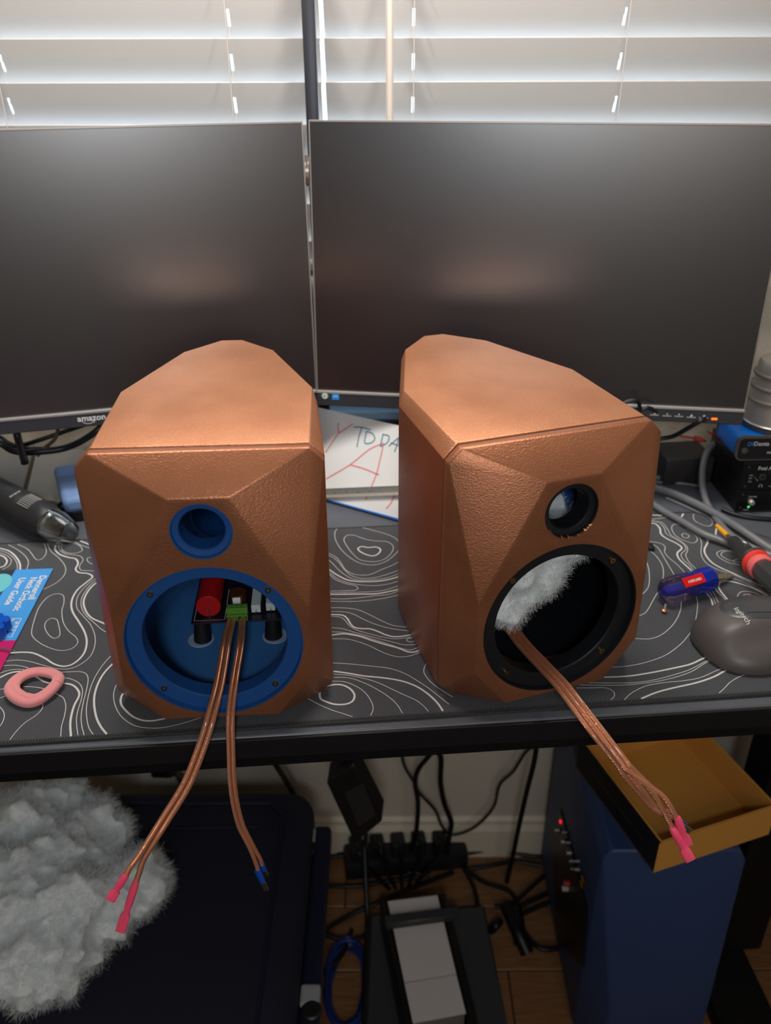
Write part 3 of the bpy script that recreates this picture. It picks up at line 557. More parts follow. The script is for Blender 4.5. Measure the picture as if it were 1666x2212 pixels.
for x, y, z, r in ((-.066, .030, .098, .022), (-.058, .020, .125, .028), (-.035, .02, .100, .026), (-.030, .015, .130, .032), (.000, .02, .122, .030), (.012, .018, .142, .026), (.034, .022, .150, .020), (-.05, .05, .11, .036), (-.02, .06, .13, .040), (.0, .08, .17, .040), (-.03, .04, .165, .034), (-.02, .07, .2, .036), (-.055, .05, .19, .028), (.010, .04, .108, .018), (-.062, .045, .16, .026), (.050, .03, .140, .016), (.048, .05, .155, .02), (-.060, .015, .088, .016), (-.040, .012, .088, .018), (-.015, .012, .100, .02), (.022, .02, .125, .018), (.030, .010, .146, .022), (-.030, .008, .082, .016), (-.068, .01, .100, .018), (.058, .015, .148, .014), (.0, .006, .110, .018)):
    sb.append((tuple(MR @ Vector((x, y, z))), r*.9, .85))
fluff('speaker_stuffing', sb, 'white polyester stuffing inside the right speaker cabinet', 60000, .009, .0022, seed=3, disp=.007)
# ------------------------------------------------------------------ monitors
scrm = mat('matte_screen', (15, 13, 19), .29, 0, bump=(1200, .05, .0002), spec=1.0, coat=1)
scrm.node_tree.nodes['Principled BSDF'].inputs['Coat Roughness'].default_value = .29; scrm.node_tree.nodes['Principled BSDF'].inputs['Coat IOR'].default_value = 2.1
bezm = mat('monitor_bezel', (56, 56, 60), .4, 0, bump=(200, .15, .0003), stretch=(.05, 1, 6))
rimm = mat('monitor_rim', (150, 144, 140), .35, .4)
stripm = mat('bezel_strip', (176, 170, 166), .4, .3)
def monitor(pl, pr_, label, flip):
    d = pr_-pl; W = d.length; yaw = math.atan2(d.y, d.x); Hh = W*.592
    t = thing('computer_monitor', label, 'monitor', (pl.x+d.x*.5+.09*-math.sin(yaw), pl.y+d.y*.5+.09*math.cos(yaw), DZ), yaw)
    T = Matrix.Translation(pl) @ Matrix.Rotation(yaw, 4, 'Z') @ Matrix.Rotation(-math.radians(3.3), 4, 'X')
    bm = B(); box(bm, 0, W, 0, .009, -.004, Hh+.0035, .0012, mtx=T); box(bm, W*.14, W*.86, .009, .034, -.004, Hh*.62, .006, mtx=T)
    smart(obj('housing', bm, rimm if False else mat('monitor_housing', (58, 55, 56), .4), t, world=True))
    bm = B(); th = .0011
    for x0, x1, z0, z1 in ((-.0006, W+.0006, Hh+.002, Hh+.0042), (-.0010, .0008, 0, Hh+.004), (W-.0008, W+.0010, 0, Hh+.004)): box(bm, x0, x1, -.0008, .008, z0, z1, .0003, mtx=T)
    obj('metal_rim', bm, rimm, t, world=True)
    obj('screen', box(B(), .0012, W-.0012, -.0004, .001, .0008, Hh+.0018, mtx=T), scrm, t, world=True)
    obj('bottom_bezel', box(B(), 0, W, -.0035, .009, -.0195, -.0022, .0012, mtx=T), bezm, t, world=True)
    obj('bezel_strip', box(B(), 0, W, -.0042, .004, -.0024, .0006, .0004, mtx=T), stripm, t, world=True)
    c_ = T @ Vector((W/2, .036, Hh*.42)); bm = B(); lathe(bm, [(0, .05), (.006, .05)], T @ Vector((W/2, .034, Hh*.42)), (T.to_3x3() @ Vector((0, 1, 0))), 4); obj('mount_plate', bm, M_PLA, t, world=True)
    az = 1.20 if label.find('left') > 0 else 1.235
    bm = B(); tube(bm, [c_+Vector((0, .006, 0)), Vector((c_.x, 1.135, az)), Vector((c_.x*.5-.0435, 1.142, az)), Vector((-.087+(.012 if c_.x > 0 else -.012), 1.15, az))], .012, 12, 4); smart(obj('mount_arm', bm, M_PLA, t, world=True), 60)
    return t, T, W, Hh
LZ = 1.071
p0, p1 = ZP(0, 905, LZ), ZP(683, 842, LZ); dd = (p0-p1).normalized(); p0 = p1+dd*.54
tL, TL, WL, HL = monitor(p0, p1, 'black computer monitor left of the pole, online shop logo on its bezel', False)
q0, q1 = ZP(686, 843, LZ), ZP(1608, 885, LZ)
tR, TR, WR, HR = monitor(q0, q1, 'black computer monitor right of the pole, with energy stickers and buttons', True)
def onb(T, px, py): n = (T.to_3x3() @ Vector((0, -1, 0))); q = NP(px, py, T @ Vector((0, -.0036, -.01)), n); return q
du = (TL.to_3x3() @ Vector((1, 0, 0))); uu = (TL.to_3x3() @ Vector((0, 0, 1)))
text(tL, 'amazon', M_WHITE, onb(TL, 168, 911), du, uu, width=(onb(TL, 229, 906)-onb(TL, 168, 911)).length, bold=.02)
bm = B(); ribbon(bm, cr_spline([onb(TL, *q) for q in ((178, 911.5), (186, 914.5), (195, 914.5), (203, 910))], 5), .0007, (TL.to_3x3() @ Vector((0, -1, 0))), lift=.0002)
ribbon(bm, [onb(TL, *q) for q in ((200, 909.5), (205, 908.8), (203.5, 913.5))], .0006, (TL.to_3x3() @ Vector((0, -1, 0))), lift=.0002)
obj('smile_mark', bm, M_WHITE, tL, world=True, norecalc=True)
du = (TR.to_3x3() @ Vector((1, 0, 0))); uu = (TR.to_3x3() @ Vector((0, 0, 1))); nn = (TR.to_3x3() @ Vector((0, -1, 0)))
def disc(parent, T, px, py, rx, rz, m, name, n=24, poly=None, lift=.0003):
    c = onb(T, px, py); dx, dz_, n_ = (T.to_3x3() @ Vector(a) for a in ((1, 0, 0), (0, 0, 1), (0, -1, 0))); bm = B()
    pts_ = [c+dx*rx*math.cos(2*math.pi*i/n)+dz_*rz*math.sin(2*math.pi*i/n)+n_*lift for i in range(n)] if not poly else [c+dx*a*rx+dz_*b*rz+n_*lift for a, b in poly]
    slab(bm, pts_, n_*-.0003); return obj(name, bm, m, parent, world=True)
disc(tR, TR, 702, 855, .0066, .0048, mat('sticker_green', (26, 120, 80), .5), 'energy_sticker', poly=((-1, 0), (-.6, .7), (0, 1), (.6, .7), (1, 0), (.6, -.7), (0, -1), (-.6, -.7)))
disc(tR, TR, 702, 855, .0038, .0040, M_WHITE, 'sticker_disc', lift=.0005)
text(tR, '12', mat('sticker_navy', (50, 62, 110), .5), onb(TR, 698.2, 857.5)+nn*.0006, du, uu, height=.003, bold=.03, ex=.0001)
disc(tR, TR, 725, 856.5, .0048, .0044, mat('sticker_blue', (40, 150, 240), .5), 'energy_star_sticker', poly=((-1, -1), (1, -1), (1, 1), (-1, 1)))
bm = B(); c = onb(TR, 725, 856.5)+nn*.0006; ribbon(bm, [c-du*.003, c, c+du*.003], .0006, nn); ribbon(bm, cr_spline([c-du*.002+uu*.0005, c+uu*.0016, c+du*.003+uu*.001], 4), .0005, nn); obj('sticker_star', bm, M_WHITE, tR, world=True, norecalc=True)
for px, py in ((1414, 896.5), (1441, 898.5), (1467, 899.5), (1493.5, 901.5), (1520, 903)):
    bt_ = disc(tR, TR, px, py, .0055, .0008, stripm, 'button_mark', poly=((-1, -1), (1, -1), (1, 1), (-1, 1)))
for (px, py), g_ in zip(((1415, 892), (1442, 894), (1467.5, 895), (1494, 897), (1521, 898)), 'o<>#o'):
    text(tR, g_, M_WHITE, onb(TR, px-2.5, py+2.5), du, uu, height=.0026, name='button_icon', bold=.03)
led = disc(tR, TR, 1543.5, 905, .0035, .0013, mat('orange_led', (255, 96, 20), .4, emit=2.0), 'power_light', poly=((-1, -1), (1, -1), (1, 1), (-1, 1)))
# hinge knob between the monitors and the tall pole
bm = B(); box(bm, -.0945, -.0795, 1.142, 1.158, DZ, 1.62, .0015)
pole = thing('monitor_pole', 'tall square black pole rising between the two monitors', 'pole', (-.087, 1.15, DZ))
smart(obj('post', bm, mat('black_anodised', (44, 45, 52), .4, .2, bump=(700, .2, .0003)), pole, world=True))
bm = B(); lathe(bm, [(0, .017), (.001, .018), (.011, .018), (.012, .017)], YP(650, 370, 1.11), (1, 0, 0), 32); smart(obj('swivel_joint', bm, mat('joint_grey', (170, 160, 152), .3, .6), pole, world=True))
obj('clamp_base', box(B(), -.125, -.05, 1.12, 1.175, DZ-.001, DZ+.018, .003), M_PLA, pole, world=True)
obj('joint_arm', box(B(), -.093, -.083, 1.112, 1.143, YP(650, 370, 1.11).z-.01, YP(650, 370, 1.11).z+.01, .002), M_PLA, pole, world=True)
# ------------------------------------------------------------------ whiteboard, ruler
bz = DZ+.004
w1, w2 = ZP(700, 1077, bz), ZP(862, 1122, bz); w3 = YP(700, 883, 1.118)
wu = (w2-w1).normalized(); wn_ = wu.cross(w3-w1).normalized(); wv = wn_.cross(wu)
if wn_.z < 0: wn_ = -wn_
if wv.z < 0: wv = -wv
hgt = (w3-w1).dot(wv)
a0 = w1-wu*.050; a1 = w1+wu*.135
wb = thing('whiteboard', 'small white board with handwritten TODA and red lines, leaning behind the speakers', 'whiteboard', tuple(a0))
bm = B(); slab(bm, [a0, a1, a1+wv*hgt, a0+wv*hgt], -wn_*.003); obj('board', bm, mat('whiteboard_face', (222, 222, 220), .3), wb, world=True)
def onw(px, py): return NP(px, py, a0, wn_)
bm = B(); slab(bm, [a0-wv*.0012+wu*.05, a1-wv*.0012, a1+wv*.0012, a0+wv*.0004+wu*.05], wn_*.0012); obj('blue_edge', bm, mat('blue_marker_edge', (28, 112, 205), .5), wb, world=True, label='blue edge strip')
def strokes(L, m, w_, nm):
    bm = B()
    for pts_ in L:
        Q = [onw(*q) for q in pts_]; Q = cr_spline(Q, 5) if len(Q) > 2 else Q; ribbon(bm, Q, w_, wn_, lift=.0003)
    obj(nm, bm, m, wb, world=True, norecalc=True)
sx_ = lambda x, y: (640+x/5.821, 820+y/5.821)
strokes([[sx_(720, 597), sx_(820, 600), sx_(940, 632)], [sx_(828, 600), sx_(790, 720), sx_(765, 850)], [sx_(885, 655), sx_(862, 790), sx_(930, 800), sx_(990, 750), sx_(960, 680), sx_(880, 650)], [sx_(1095, 680), sx_(1060, 840)], [sx_(1090, 690), sx_(1165, 710), sx_(1150, 790), sx_(1060, 845)], [sx_(1165, 840), sx_(1290, 730)], [sx_(1290, 730), sx_(1270, 820), sx_(1237, 912)], [sx_(1190, 795), sx_(1300, 835)], [sx_(1340, 740), sx_(1370, 800)], [sx_(1420, 760), sx_(1350, 900)]], mat('teal_marker', (62, 128, 150), .5), .0016, 'teal_handwriting')
strokes([[sx_(533, 540), sx_(528, 600), sx_(535, 665)], [sx_(715, 555), sx_(620, 620), sx_(525, 680)], [sx_(525, 680), sx_(440, 810), sx_(370, 915)], [sx_(375, 1250), sx_(680, 1070), sx_(920, 880), sx_(1100, 800)], [sx_(1100, 805), sx_(1060, 990), sx_(1010, 1190), sx_(945, 1350)], [sx_(680, 1072), sx_(850, 1120), sx_(1045, 1200)], [sx_(895, 1465), sx_(872, 1515)], [sx_(1235, 1450), sx_(1195, 1550), sx_(1130, 1625)]], mat('red_marker', (222, 120, 124), .5), .0017, 'red_handwriting')
r1, r2 = onw(640, 1059), onw(880, 1049)
ru = (r2-r1).normalized(); rv = wn_.cross(ru)
if rv.z < 0: rv = -rv
r0 = r1+wn_*.002; rl = (r2-r1).length*1.0
rw = (onw(700, 1057)-onw(700, 1071)).length+.001
rul = thing('steel_ruler', 'steel ruler lying across the small white board', 'ruler', tuple(r0))
slm2 = mat('satin_steel', (168, 172, 168), .35, .8)
bm = B(); slab(bm, [r0-rv*rw, r0+ru*rl-rv*rw, r0+ru*rl, r0], wn_*.0012); obj('blade', bm, slm2, rul, world=True)
bm = B(); slab(bm, [r0-rv*(rw+.003), r0+ru*rl-rv*(rw+.003), r0+ru*rl-rv*(rw-.001), r0-rv*(rw-.001)], wn_*.003); obj('raised_edge', bm, M_STEEL, rul, world=True)
bm = B()
for i in range(int(rl/.0025)):
    q = r0+ru*(i*.0025)+wn_*.0013; l_ = .0045 if i % 4 == 0 else .0025; ribbon(bm, [q, q-rv*l_], .0004, wn_)
obj('graduations', bm, mat('black_ink', (40, 42, 42), .6), rul, world=True, norecalc=True)
for i in range(7): text(rul, str(i+3), MATS['black_ink'], r0+ru*(.01+i*.0175)-rv*(rw*.8)+wn_*.0013, ru, rv, height=.0028, name='numeral')
# ------------------------------------------------------------------ right side: audio stack
ax, ay, ayaw = .466, 1.004, .03
boxm = mat('black_anodised_box', (20, 20, 22), .38, .2, bump=(500, .15, .0003)); lipm = mat('box_edge', (70, 68, 68), .35, .4)
def ampbox(name, label, z0, z1, dx=0, w=.13, d=.115):
    t = thing(name, label, 'amplifier', (ax+dx, ay, z0), ayaw); h = z1-z0
    smart(obj('case', box(B(), 0, w, .003, d, 0, h, .0008), boxm, t))
    f_ = obj('front_panel', box(B(), -.0005, w+.0005, 0, .0028, .0004, h-.0004, .0006), mat('front_panel_black', (14, 14, 15), .3), t)
    for x, z in ((.006, h-.006), (.006, .006)):
        bm = B(); lathe(bm, [(0, .0016), (.0006, .0014), (.0006, .0007), (.0002, .0006)], (x, -.0001, z), (0, -1, 0), 12); obj('hex_screw', bm, lipm, t)
    return t, h
t1, h1 = ampbox('audio_amplifier', 'black power amplifier at the bottom of the stack, green standby light lit', DZ+.002, .9555)
t2, h2 = ampbox('preamplifier', 'black preamplifier with headphone jack in the middle of the audio stack', .9557, .9955)
grey = mat('panel_print', (196, 196, 192), .6); X_, Z_ = Vector((1, 0, 0)), Vector((0, 0, 1))
for y in (.01, .1):
    for x in (.01, .12): obj('rubber_foot', box(B(), x-.005, x+.005, y-.004, y+.004, -.002, 0), M_PLA, t1)
def ptxt(t, s, x, z, h, **k): text(t, s, grey, Vector((x, -.0004, z)), X_, Z_, height=h, world=False, **k)
ptxt(t2, 'Fosi Audio', .0185, h2-.0098, .0052, bold=.02)
for i, s_ in enumerate(('SUB', 'OFF', 'CNL')): ptxt(t2, s_, .0085, .0215-.0045*i, .0018)
ptxt(t2, '< BASS', .037, .0050, .0022)
bm = B(); c = Vector((.0265, -.0005, .0065)); ribbon(bm, [c+Vector((.0022*math.cos(a), 0, .0024*math.sin(a))) for a in [math.pi*(i/8) for i in range(9)]], .0005, Vector((0, -1, 0)))
ribbon(bm, [c+Vector((-.0021, 0, 0)), c+Vector((-.0017, 0, -.0016))], .0011, Vector((0, -1, 0))); ribbon(bm, [c+Vector((.0021, 0, 0)), c+Vector((.0017, 0, -.0016))], .0011, Vector((0, -1, 0))); obj('headphone_symbol', bm, grey, t2, norecalc=True)
bm = B(); lathe(bm, [(0, .0016), (.007, .0011)], (.0175, 0, .0175), (0, -1, .1), 12); obj('toggle_switch', bm, M_SILVER, t2)
bm = B(); lathe(bm, [(-.002, .0045), (.0012, .0045), (.0014, .0036), (.0014, .0022), (-.002, .0021)], (.0265, 0, .0195), (0, -1, 0), 24); obj('headphone_jack', bm, lipm, t2)
bm = B(); lathe(bm, [(0, .0075), (.013, .0070), (.0135, .0064)], (.0475, 0, .0195), (0, -1, 0), 32); smart(obj('volume_knob', bm, M_STEEL, t2))
ptxt(t1, 'Standby', .0145, h1-.0100, .0024); ptxt(t1, '24/48V', .0105, .0020, .0018)
ptxt(t1, 'SOLO', .043, h1-.0058, .0022, bold=.03)
bm = B(); lathe(bm, [(0, .0040), (.005, .0038), (.006, .0032), (.0062, .0012)], (.0185, 0, .0150), (0, -1, 0), 24); smart(obj('standby_button', bm, M_STEEL, t1))
bm = B(); lathe(bm, [(0, .0015), (.0006, .0013)], (.0172, 0, .0070), (0, -1, 0), 12); obj('standby_light', bm, mat('green_led', (40, 220, 90), .4, emit=1.5), t1)
# bluetooth receiver
t3 = thing('bluetooth_receiver', 'bright blue receiver box with grey end plates, on top of the audio stack', 'audio receiver', (.4515, 1.007, .9975), ayaw)
def rrect(w, h, r, n=5):
    P = []
    for cx, cz, a0_ in ((w-r, h-r, 0), (r, h-r, 90), (r, r, 180), (w-r, r, 270)):
        for k in range(n+1): a = math.radians(a0_+90*k/n); P.append((cx+r*math.cos(a), cz+r*math.sin(a)))
    return P
def extr(poly, y0, y1):
    return slab(B(), [(x, y0, z) for x, z in poly], (0, y1-y0, 0))
ew = .098; eh = .034
smart(obj('blue_shell', extr([(x+.0012, z+.0012) for x, z in rrect(ew-.0024, eh-.0024, .009)], .005, .066), mat('blue_anodised', (0, 128, 240), .35, .0, bump=(300, .05, .0002)), t3))
pg_ = mat('grey_end_plate', (84, 78, 76), .45)
fp = smart(obj('front_plate', extr(rrect(ew, eh, .010), 0, .005), pg_, t3)); smart(obj('rear_plate', extr(rrect(ew, eh, .010), .066, .070), pg_, t3))
obj('front_window', extr([(x+.003, z+.0025) for x, z in rrect(ew-.006, eh-.0055, .006)], -.0004, .0002), mat('window_black', (30, 28, 29), .3), t3)
text(t3, 'DL', mat('logo_blue', (50, 110, 180), .5), Vector((.0135, -.0007, .0215)), X_, Z_, height=.0055, world=False, bold=.03)
text(t3, 'Denta BLT-2', grey, Vector((.0215, -.0007, .0215)), X_, Z_, height=.0058, world=False, bold=.02)
text(t3, 'PAIR', grey, Vector((.041, -.0007, .0100)), X_, Z_, height=.0030, world=False, bold=.03)
bm = B(); lathe(bm, [(0, .0042), (.0008, .0042), (.001, .0034), (.0004, .003), (.0012, .0026)], (.011, -.0004, .0145), (0, -1, 0), 24); smart(obj('pair_button', bm, pg_, t3))
# steel canister with rings
cz = 1.0330; can = thing('steel_canister', 'brushed steel canister with three rubber rings, standing on the blue receiver', 'canister', (.512, 1.049, cz-.0010))
bm = B(); lathe(bm, [(0, .041), (.006, .0412), (.008, .0395), (.050, .0370), (.066, .0350), (.083, .0335), (.087, .031), (.090, .022), (.092, 0)], (0, 0, 0), (0, 0, 1), 64); smart(obj('body', bm, M_STEEL, can), 30)
bm = B(); lathe(bm, [(-.0005, .0418), (.0055, .0418)], (0, 0, 0.001), (0, 0, 1), 64); smart(obj('base_gasket', bm, mat('dark_gasket', (60, 62, 66), .5), can))
rr = mat('grey_rubber_ring', (128, 120, 110), .5)
for z, r in ((.036, .0385), (.053, .0368), (.069, .0352)):
    bm = B(); lathe(bm, [(.0024*math.sin(a), r+.0024*math.cos(a)) for a in [2*math.pi*i/10 for i in range(10)]], (0, 0, z), (.02, .03, 1), 56, close=True); smart(obj('rubber_ring', bm, rr, can), 80)
# splitter box behind with red plugs
sb_ = thing('speaker_selector', 'flat black selector box with red plugs behind the audio stack', 'audio box', (.425, 1.118, DZ), .1)
smart(obj('case', box(B(), -.035, .035, -.03, .03, .0, .040, .002), mat('selector_case', (46, 43, 43), .45), sb_))
redp = mat('red_plug', (176, 62, 56), .45)
for a, b, c in (((1470, 942), (1500, 946), (1518, 951)), ((1530, 932), (1545, 942), (1556, 949))):
    P = [YP(*q, 1.10) for q in (a, b, c)]
    bm = B(); tube(bm, P[:2], .0018, 8); pl_ = obj('plug_wire', bm, redp, sb_, world=True)
    bm = B(); lathe(bm, [(0, .0035), (.010, .0042), (.013, .003)], P[1], P[2]-P[1], 14); obj('banana_plug', bm, redp, sb_, world=True)
    bm = B(); lathe(bm, [(0, .0016), (.005, .0014)], P[2], P[2]-P[1], 10); obj('plug_tip', bm, M_BRASS, sb_, world=True)
# cables on the right
cabg = mat('grey_rubber_cable', (112, 112, 114), .3, bump=(90, .2, .0005)); cabk = mat('black_rubber_cable', (20, 20, 22), .4)
def dcable(name, label, pts, r, m=None, group=None):
    """pts: (px, py, height above desk of the axis)"""
    bm = B(); tube(bm, [ZP(x, y, DZ+r+h) for x, y, h in pts], r, 12, 8)
    return smart(tagd(obj(name, bm, m or cabg), label, 'cable', group), 80)
dcable('audio_cable', 'thick grey cable arching up to the left of the audio stack', [(1700, 1212, .003), (1640, 1190, .003), (1600, 1170, .003), (1570, 1148, .003), (1545, 1115, .004), (1527, 1085, .008), (1518, 1050, .018), (1518, 1010, .034), (1528, 975, .046), (1545, 957, .050), (1556, 954, .048)], .0045)
dcable('power_cable', 'grey cable running from behind the right speaker to the selector box', [(1330, 1052, 0), (1380, 1043, 0), (1416, 1034, 0), (1455, 1024, .002), (1490, 1008, .006), (1512, 996, .010)], .0040)
dcable('power_cable', 'thick grey cable crossing the desk in front of the audio stack', [(1340, 1040, 0), (1390, 1048, .001), (1450, 1064, .005), (1500, 1086, .006), (1550, 1112, .007), (1600, 1143, .008), (1650, 1176, .006), (1720, 1216, .004)], .0052)
dcable('power_cable', 'thin grey cable beside the back edge of the desk mat', [(1380, 1045, 0), (1430, 1042, 0), (1470, 1044, 0), (1510, 1050, .001)], .0022)
dcable('usb_cable', 'grey cable passing over the mat corner towards the soldering tool', [(1360, 1050, .0), (1420, 1095, .004), (1470, 1124, .005), (1520, 1153, .006), (1570, 1172, .006), (1620, 1196, .010), (1660, 1222, .016)], .0044)
dcable('audio_cable', 'thin black cable lying along the front of the audio stack', [(1560, 1100, .001), (1590, 1112, 0), (1630, 1119, 0), (1700, 1124, 0)], .0030, cabk)
dcable('audio_cable', 'thin grey cable curving from the cable bundle towards the yellow tip', [(1440, 1076, .0), (1490, 1098, .0), (1530, 1118, .0), (1560, 1150, .0), (1590, 1185, 0), (1640, 1215, 0)], .0020)
bm = B(); tube(bm, [YP(x, y, Y_) for x, y, Y_ in ((1380, 955, 1.03), (1425, 948, 1.03), (1455, 942, 1.025), (1485, 926, 1.015), (1512, 910, 1.0), (1530, 900, 1.01))], .0030, 10, 6)
smart(tagd(obj('display_cable', bm, cabk), 'black cable drooping under the button end of the right monitor', 'cable'))
bm = B(); tube(bm, [YP(x, y, 1.0) for x, y in ((1335, 880), (1355, 868), (1378, 866), (1385, 885), (1400, 880), (1420, 890))], .0024, 8, 6)
smart(tagd(obj('display_cable', bm, cabk), 'thin black cable looped by the right monitor bezel behind the copper speaker', 'cable'))
# soldering pen
pt, pe = ZP(1541, 1128, .940), ZP(1672, 1252, .961); dxn = (pe-pt); LT = dxn.length; dn = dxn.normalized()
tool = thing('soldering_pen', 'black handheld pen tool with yellow sleeve, red rings and lightning-bolt button', 'tool', tuple(pt))
def tl(nm, prof, m, n=20, ang=30):
    bm = B(); lathe(bm, prof, pt, dn, n); return smart(obj(nm, bm, m, tool, world=True), ang)
tl('metal_tip', [(0, .0006), (.006, .0012), (.018, .0014)], M_SILVER)
tl('yellow_sleeve', [(.012, .0026), (.030, .0032), (.044, .0032)], mat('yellow_heatshrink', (240, 168, 30), .45))
tl('collar', [(.044, .0024), (.056, .0036), (.060, .0040)], mat('collar_grey', (80, 76, 74), .4))
bd_ = tl('grip_body', [(.058, .0062), (.061, .0072), (.080, .0078), (.094, .0100), (.108, .0118), (.112, .0150), (.116, .0168), (.119, .0160)], M_PLAG, 24)
tl('red_ring', [(.118, .0150), (.121, .0164), (.125, .0160), (.126, .0142)], mat('red_silicone', (226, 60, 48), .5))
tl('pink_ring', [(.126, .0130), (.130, .0150), (.136, .0148), (.138, .0128)], mat('coral_silicone', (238, 110, 108), .5))
tl('handle', [(.138, .0118), (.142, .0135), (.20, .0135), (.24, .012), (.245, .008)], mat('handle_grey', (60, 60, 60), .35), 8)
k_, x_, y_ = frame(dn); pc = pt+dn*.089+y_*.0085
m_ = Matrix((x_, dn, y_)).transposed().to_4x4(); m_.translation = pc
bt_ = obj('button', box(B(), -.0042, .0042, -.008, .008, -.002, .0022, .001, mtx=m_), mat('button_grey', (64, 62, 62), .35), tool, world=True)
bm = B(); q = lambda a, b: pc+x_*a*.0026+dn*b*.004+y_*.0024
slab(bm, [q(-.2, -1), q(.7, -1), q(.2, -.15), q(.8, -.15), q(-.5, 1), q(-.1, .15), q(-.7, .15)], y_*.0002); obj('lightning_symbol', bm, M_WHITE, bt_, world=True)
# stubby screwdriver
s0, s1 = ZP(1432, 1280, .9405), ZP(1540, 1248, .9405); sd = (s1-s0); SL = sd.length; sn = sd.normalized()
scr = thing('stubby_screwdriver', 'stubby screwdriver with clear blue and red fluted handle, on the desk mat', 'screwdriver', (*((s0+s1)/2).to_2d(), MZ))
clr = mat('clear_blue_acetate', (22, 50, 190), .08, trans=.55, ior=1.45, coat=.5); clr2 = mat('clear_acetate', (225, 205, 240), .05, trans=.97, ior=1.25)
def flute(bm, prof, p0, ax_, nf=6, n=48, amp=.10):
    k, x, y = frame(ax_); rings = []
    for t, r, am in prof:
        c = p0+k*t; rings.append([bm.verts.new(c+(x*math.cos(a)+y*math.sin(a))*r*(1-am*abs(math.cos(nf*a/2))**2.0)) for a in [2*math.pi*i/n for i in range(n)]])
    for p, q_ in zip(rings, rings[1:]):
        for i in range(n): bm.faces.new((p[i], p[(i+1) % n], q_[(i+1) % n], q_[i]))
    bm.faces.new(rings[0]); bm.faces.new(rings[-1]); return bm
bm = B(); flute(bm, [(0, .008, 0), (.002, .0115, .03), (.006, .0146, .12), (.014, .0160, .2), (.030, .0160, .2), (.040, .0150, .14)], s0, sn)
smart(obj('fluted_grip', bm, clr2, scr, world=True), 25)
bm = B(); flute(bm, [(.002, .004, 0), (.004, .0050, 0), (.010, .0055, .1), (.016, .0050, .1), (.03, .0050, .1), (.0395, .0135, .1)], s0, sn)
smart(obj('blue_core', bm, mat('blue_acetate_core', (30, 40, 170), .2, trans=.2), scr, world=True), 25)
bm = B(); flute(bm, [(.0400, .0150, .10), (.045, .0140, .06), (.052, .0152, .02), (SL-.005, .0145, 0), (SL-.001, .011, 0), (SL, .008, 0)], s0, sn)
smart(obj('blue_neck', bm, clr, scr, world=True), 30)
kx, sx1, sy1 = frame(sn)
fn = (Vector((0, -.62, .78))); fn = (fn-sn*fn.dot(sn)).normalized(); fs = sn.cross(fn).normalized()
c = (s0+sn*.034)+fn*.0152
m_ = Matrix((sn, fs, fn)).transposed().to_4x4(); m_.translation = c
rl_ = obj('red_label', box(B(), -.0145, .0145, -.0058, .0058, -.0022, .0006, .0010, mtx=m_), mat('red_label', (214, 22, 28), .35), scr, world=True)
lu = -fs if fs.z > 0 else fs
text(rl_, 'CMHT65013', M_WHITE, c+sn*.0095-lu*.0011+fn*.0007, -sn, lu, width=.0185, height=.0030, bold=.02)
a, b = s1-Vector((0, 0, .004)), ZP(1580, 1240, .9285)
bm = B(); kk = (b-a); k, x, y = frame(kk); L_ = kk.length
rings = []
for t, hw, ht in ((-.15, .0030, .0028), (.15, .0032, .0028), (.55, .0048, .0016), (.75, .0046, .0011), (1, .0032, .0005)):
    c_ = a+kk*t; rings.append([bm.verts.new(c_+x*sx2*hw+y*sy2*ht) for sx2, sy2 in ((-1, -1), (1, -1), (1, 1), (-1, 1))])
for p, q_ in zip(rings, rings[1:]):
    for i in range(4): bm.faces.new((p[i], p[(i+1) % 4], q_[(i+1) % 4], q_[i]))
bm.faces.new(rings[0]); bm.faces.new(rings[-1]); smart(obj('flat_blade', bm, mat('worn_steel', (176, 164, 138), .4, .7), scr, world=True))
# small screw
sc = thing('small_screw', 'tiny copper coloured screw standing on its head beside the screwdriver', 'screw', tuple(ZP(1436, 1322, MZ)))
p = ZP(1436, 1319, MZ+.0030)
bm = B(); lathe(bm, [(-.003, .0016), (-.0022, .0028), (-.0002, .0032), (.001, .0028), (.0016, .0014)], p, (.0, -.3, 1), 20); smart(obj('head', bm, mat('screw_copper', (196, 124, 84), .35, .8), sc, world=True))
bm = B(); lathe(bm, [(0.001+i*.0006, .0011 if i % 2 else .0014) for i in range(12)], p, (.05, .25, 1), 12); obj('thread', bm, M_STEEL, sc, world=True)
p = ZP(1405, 1186, MZ); bm = B(); box(bm, p.x-.004, p.x+.004, p.y-.006, p.y+.006, MZ, MZ+.006, .002); tagd(obj('cable_clip', bm, M_PLA), 'tiny black clip on the mat just right of the black-ringed speaker', 'clip')
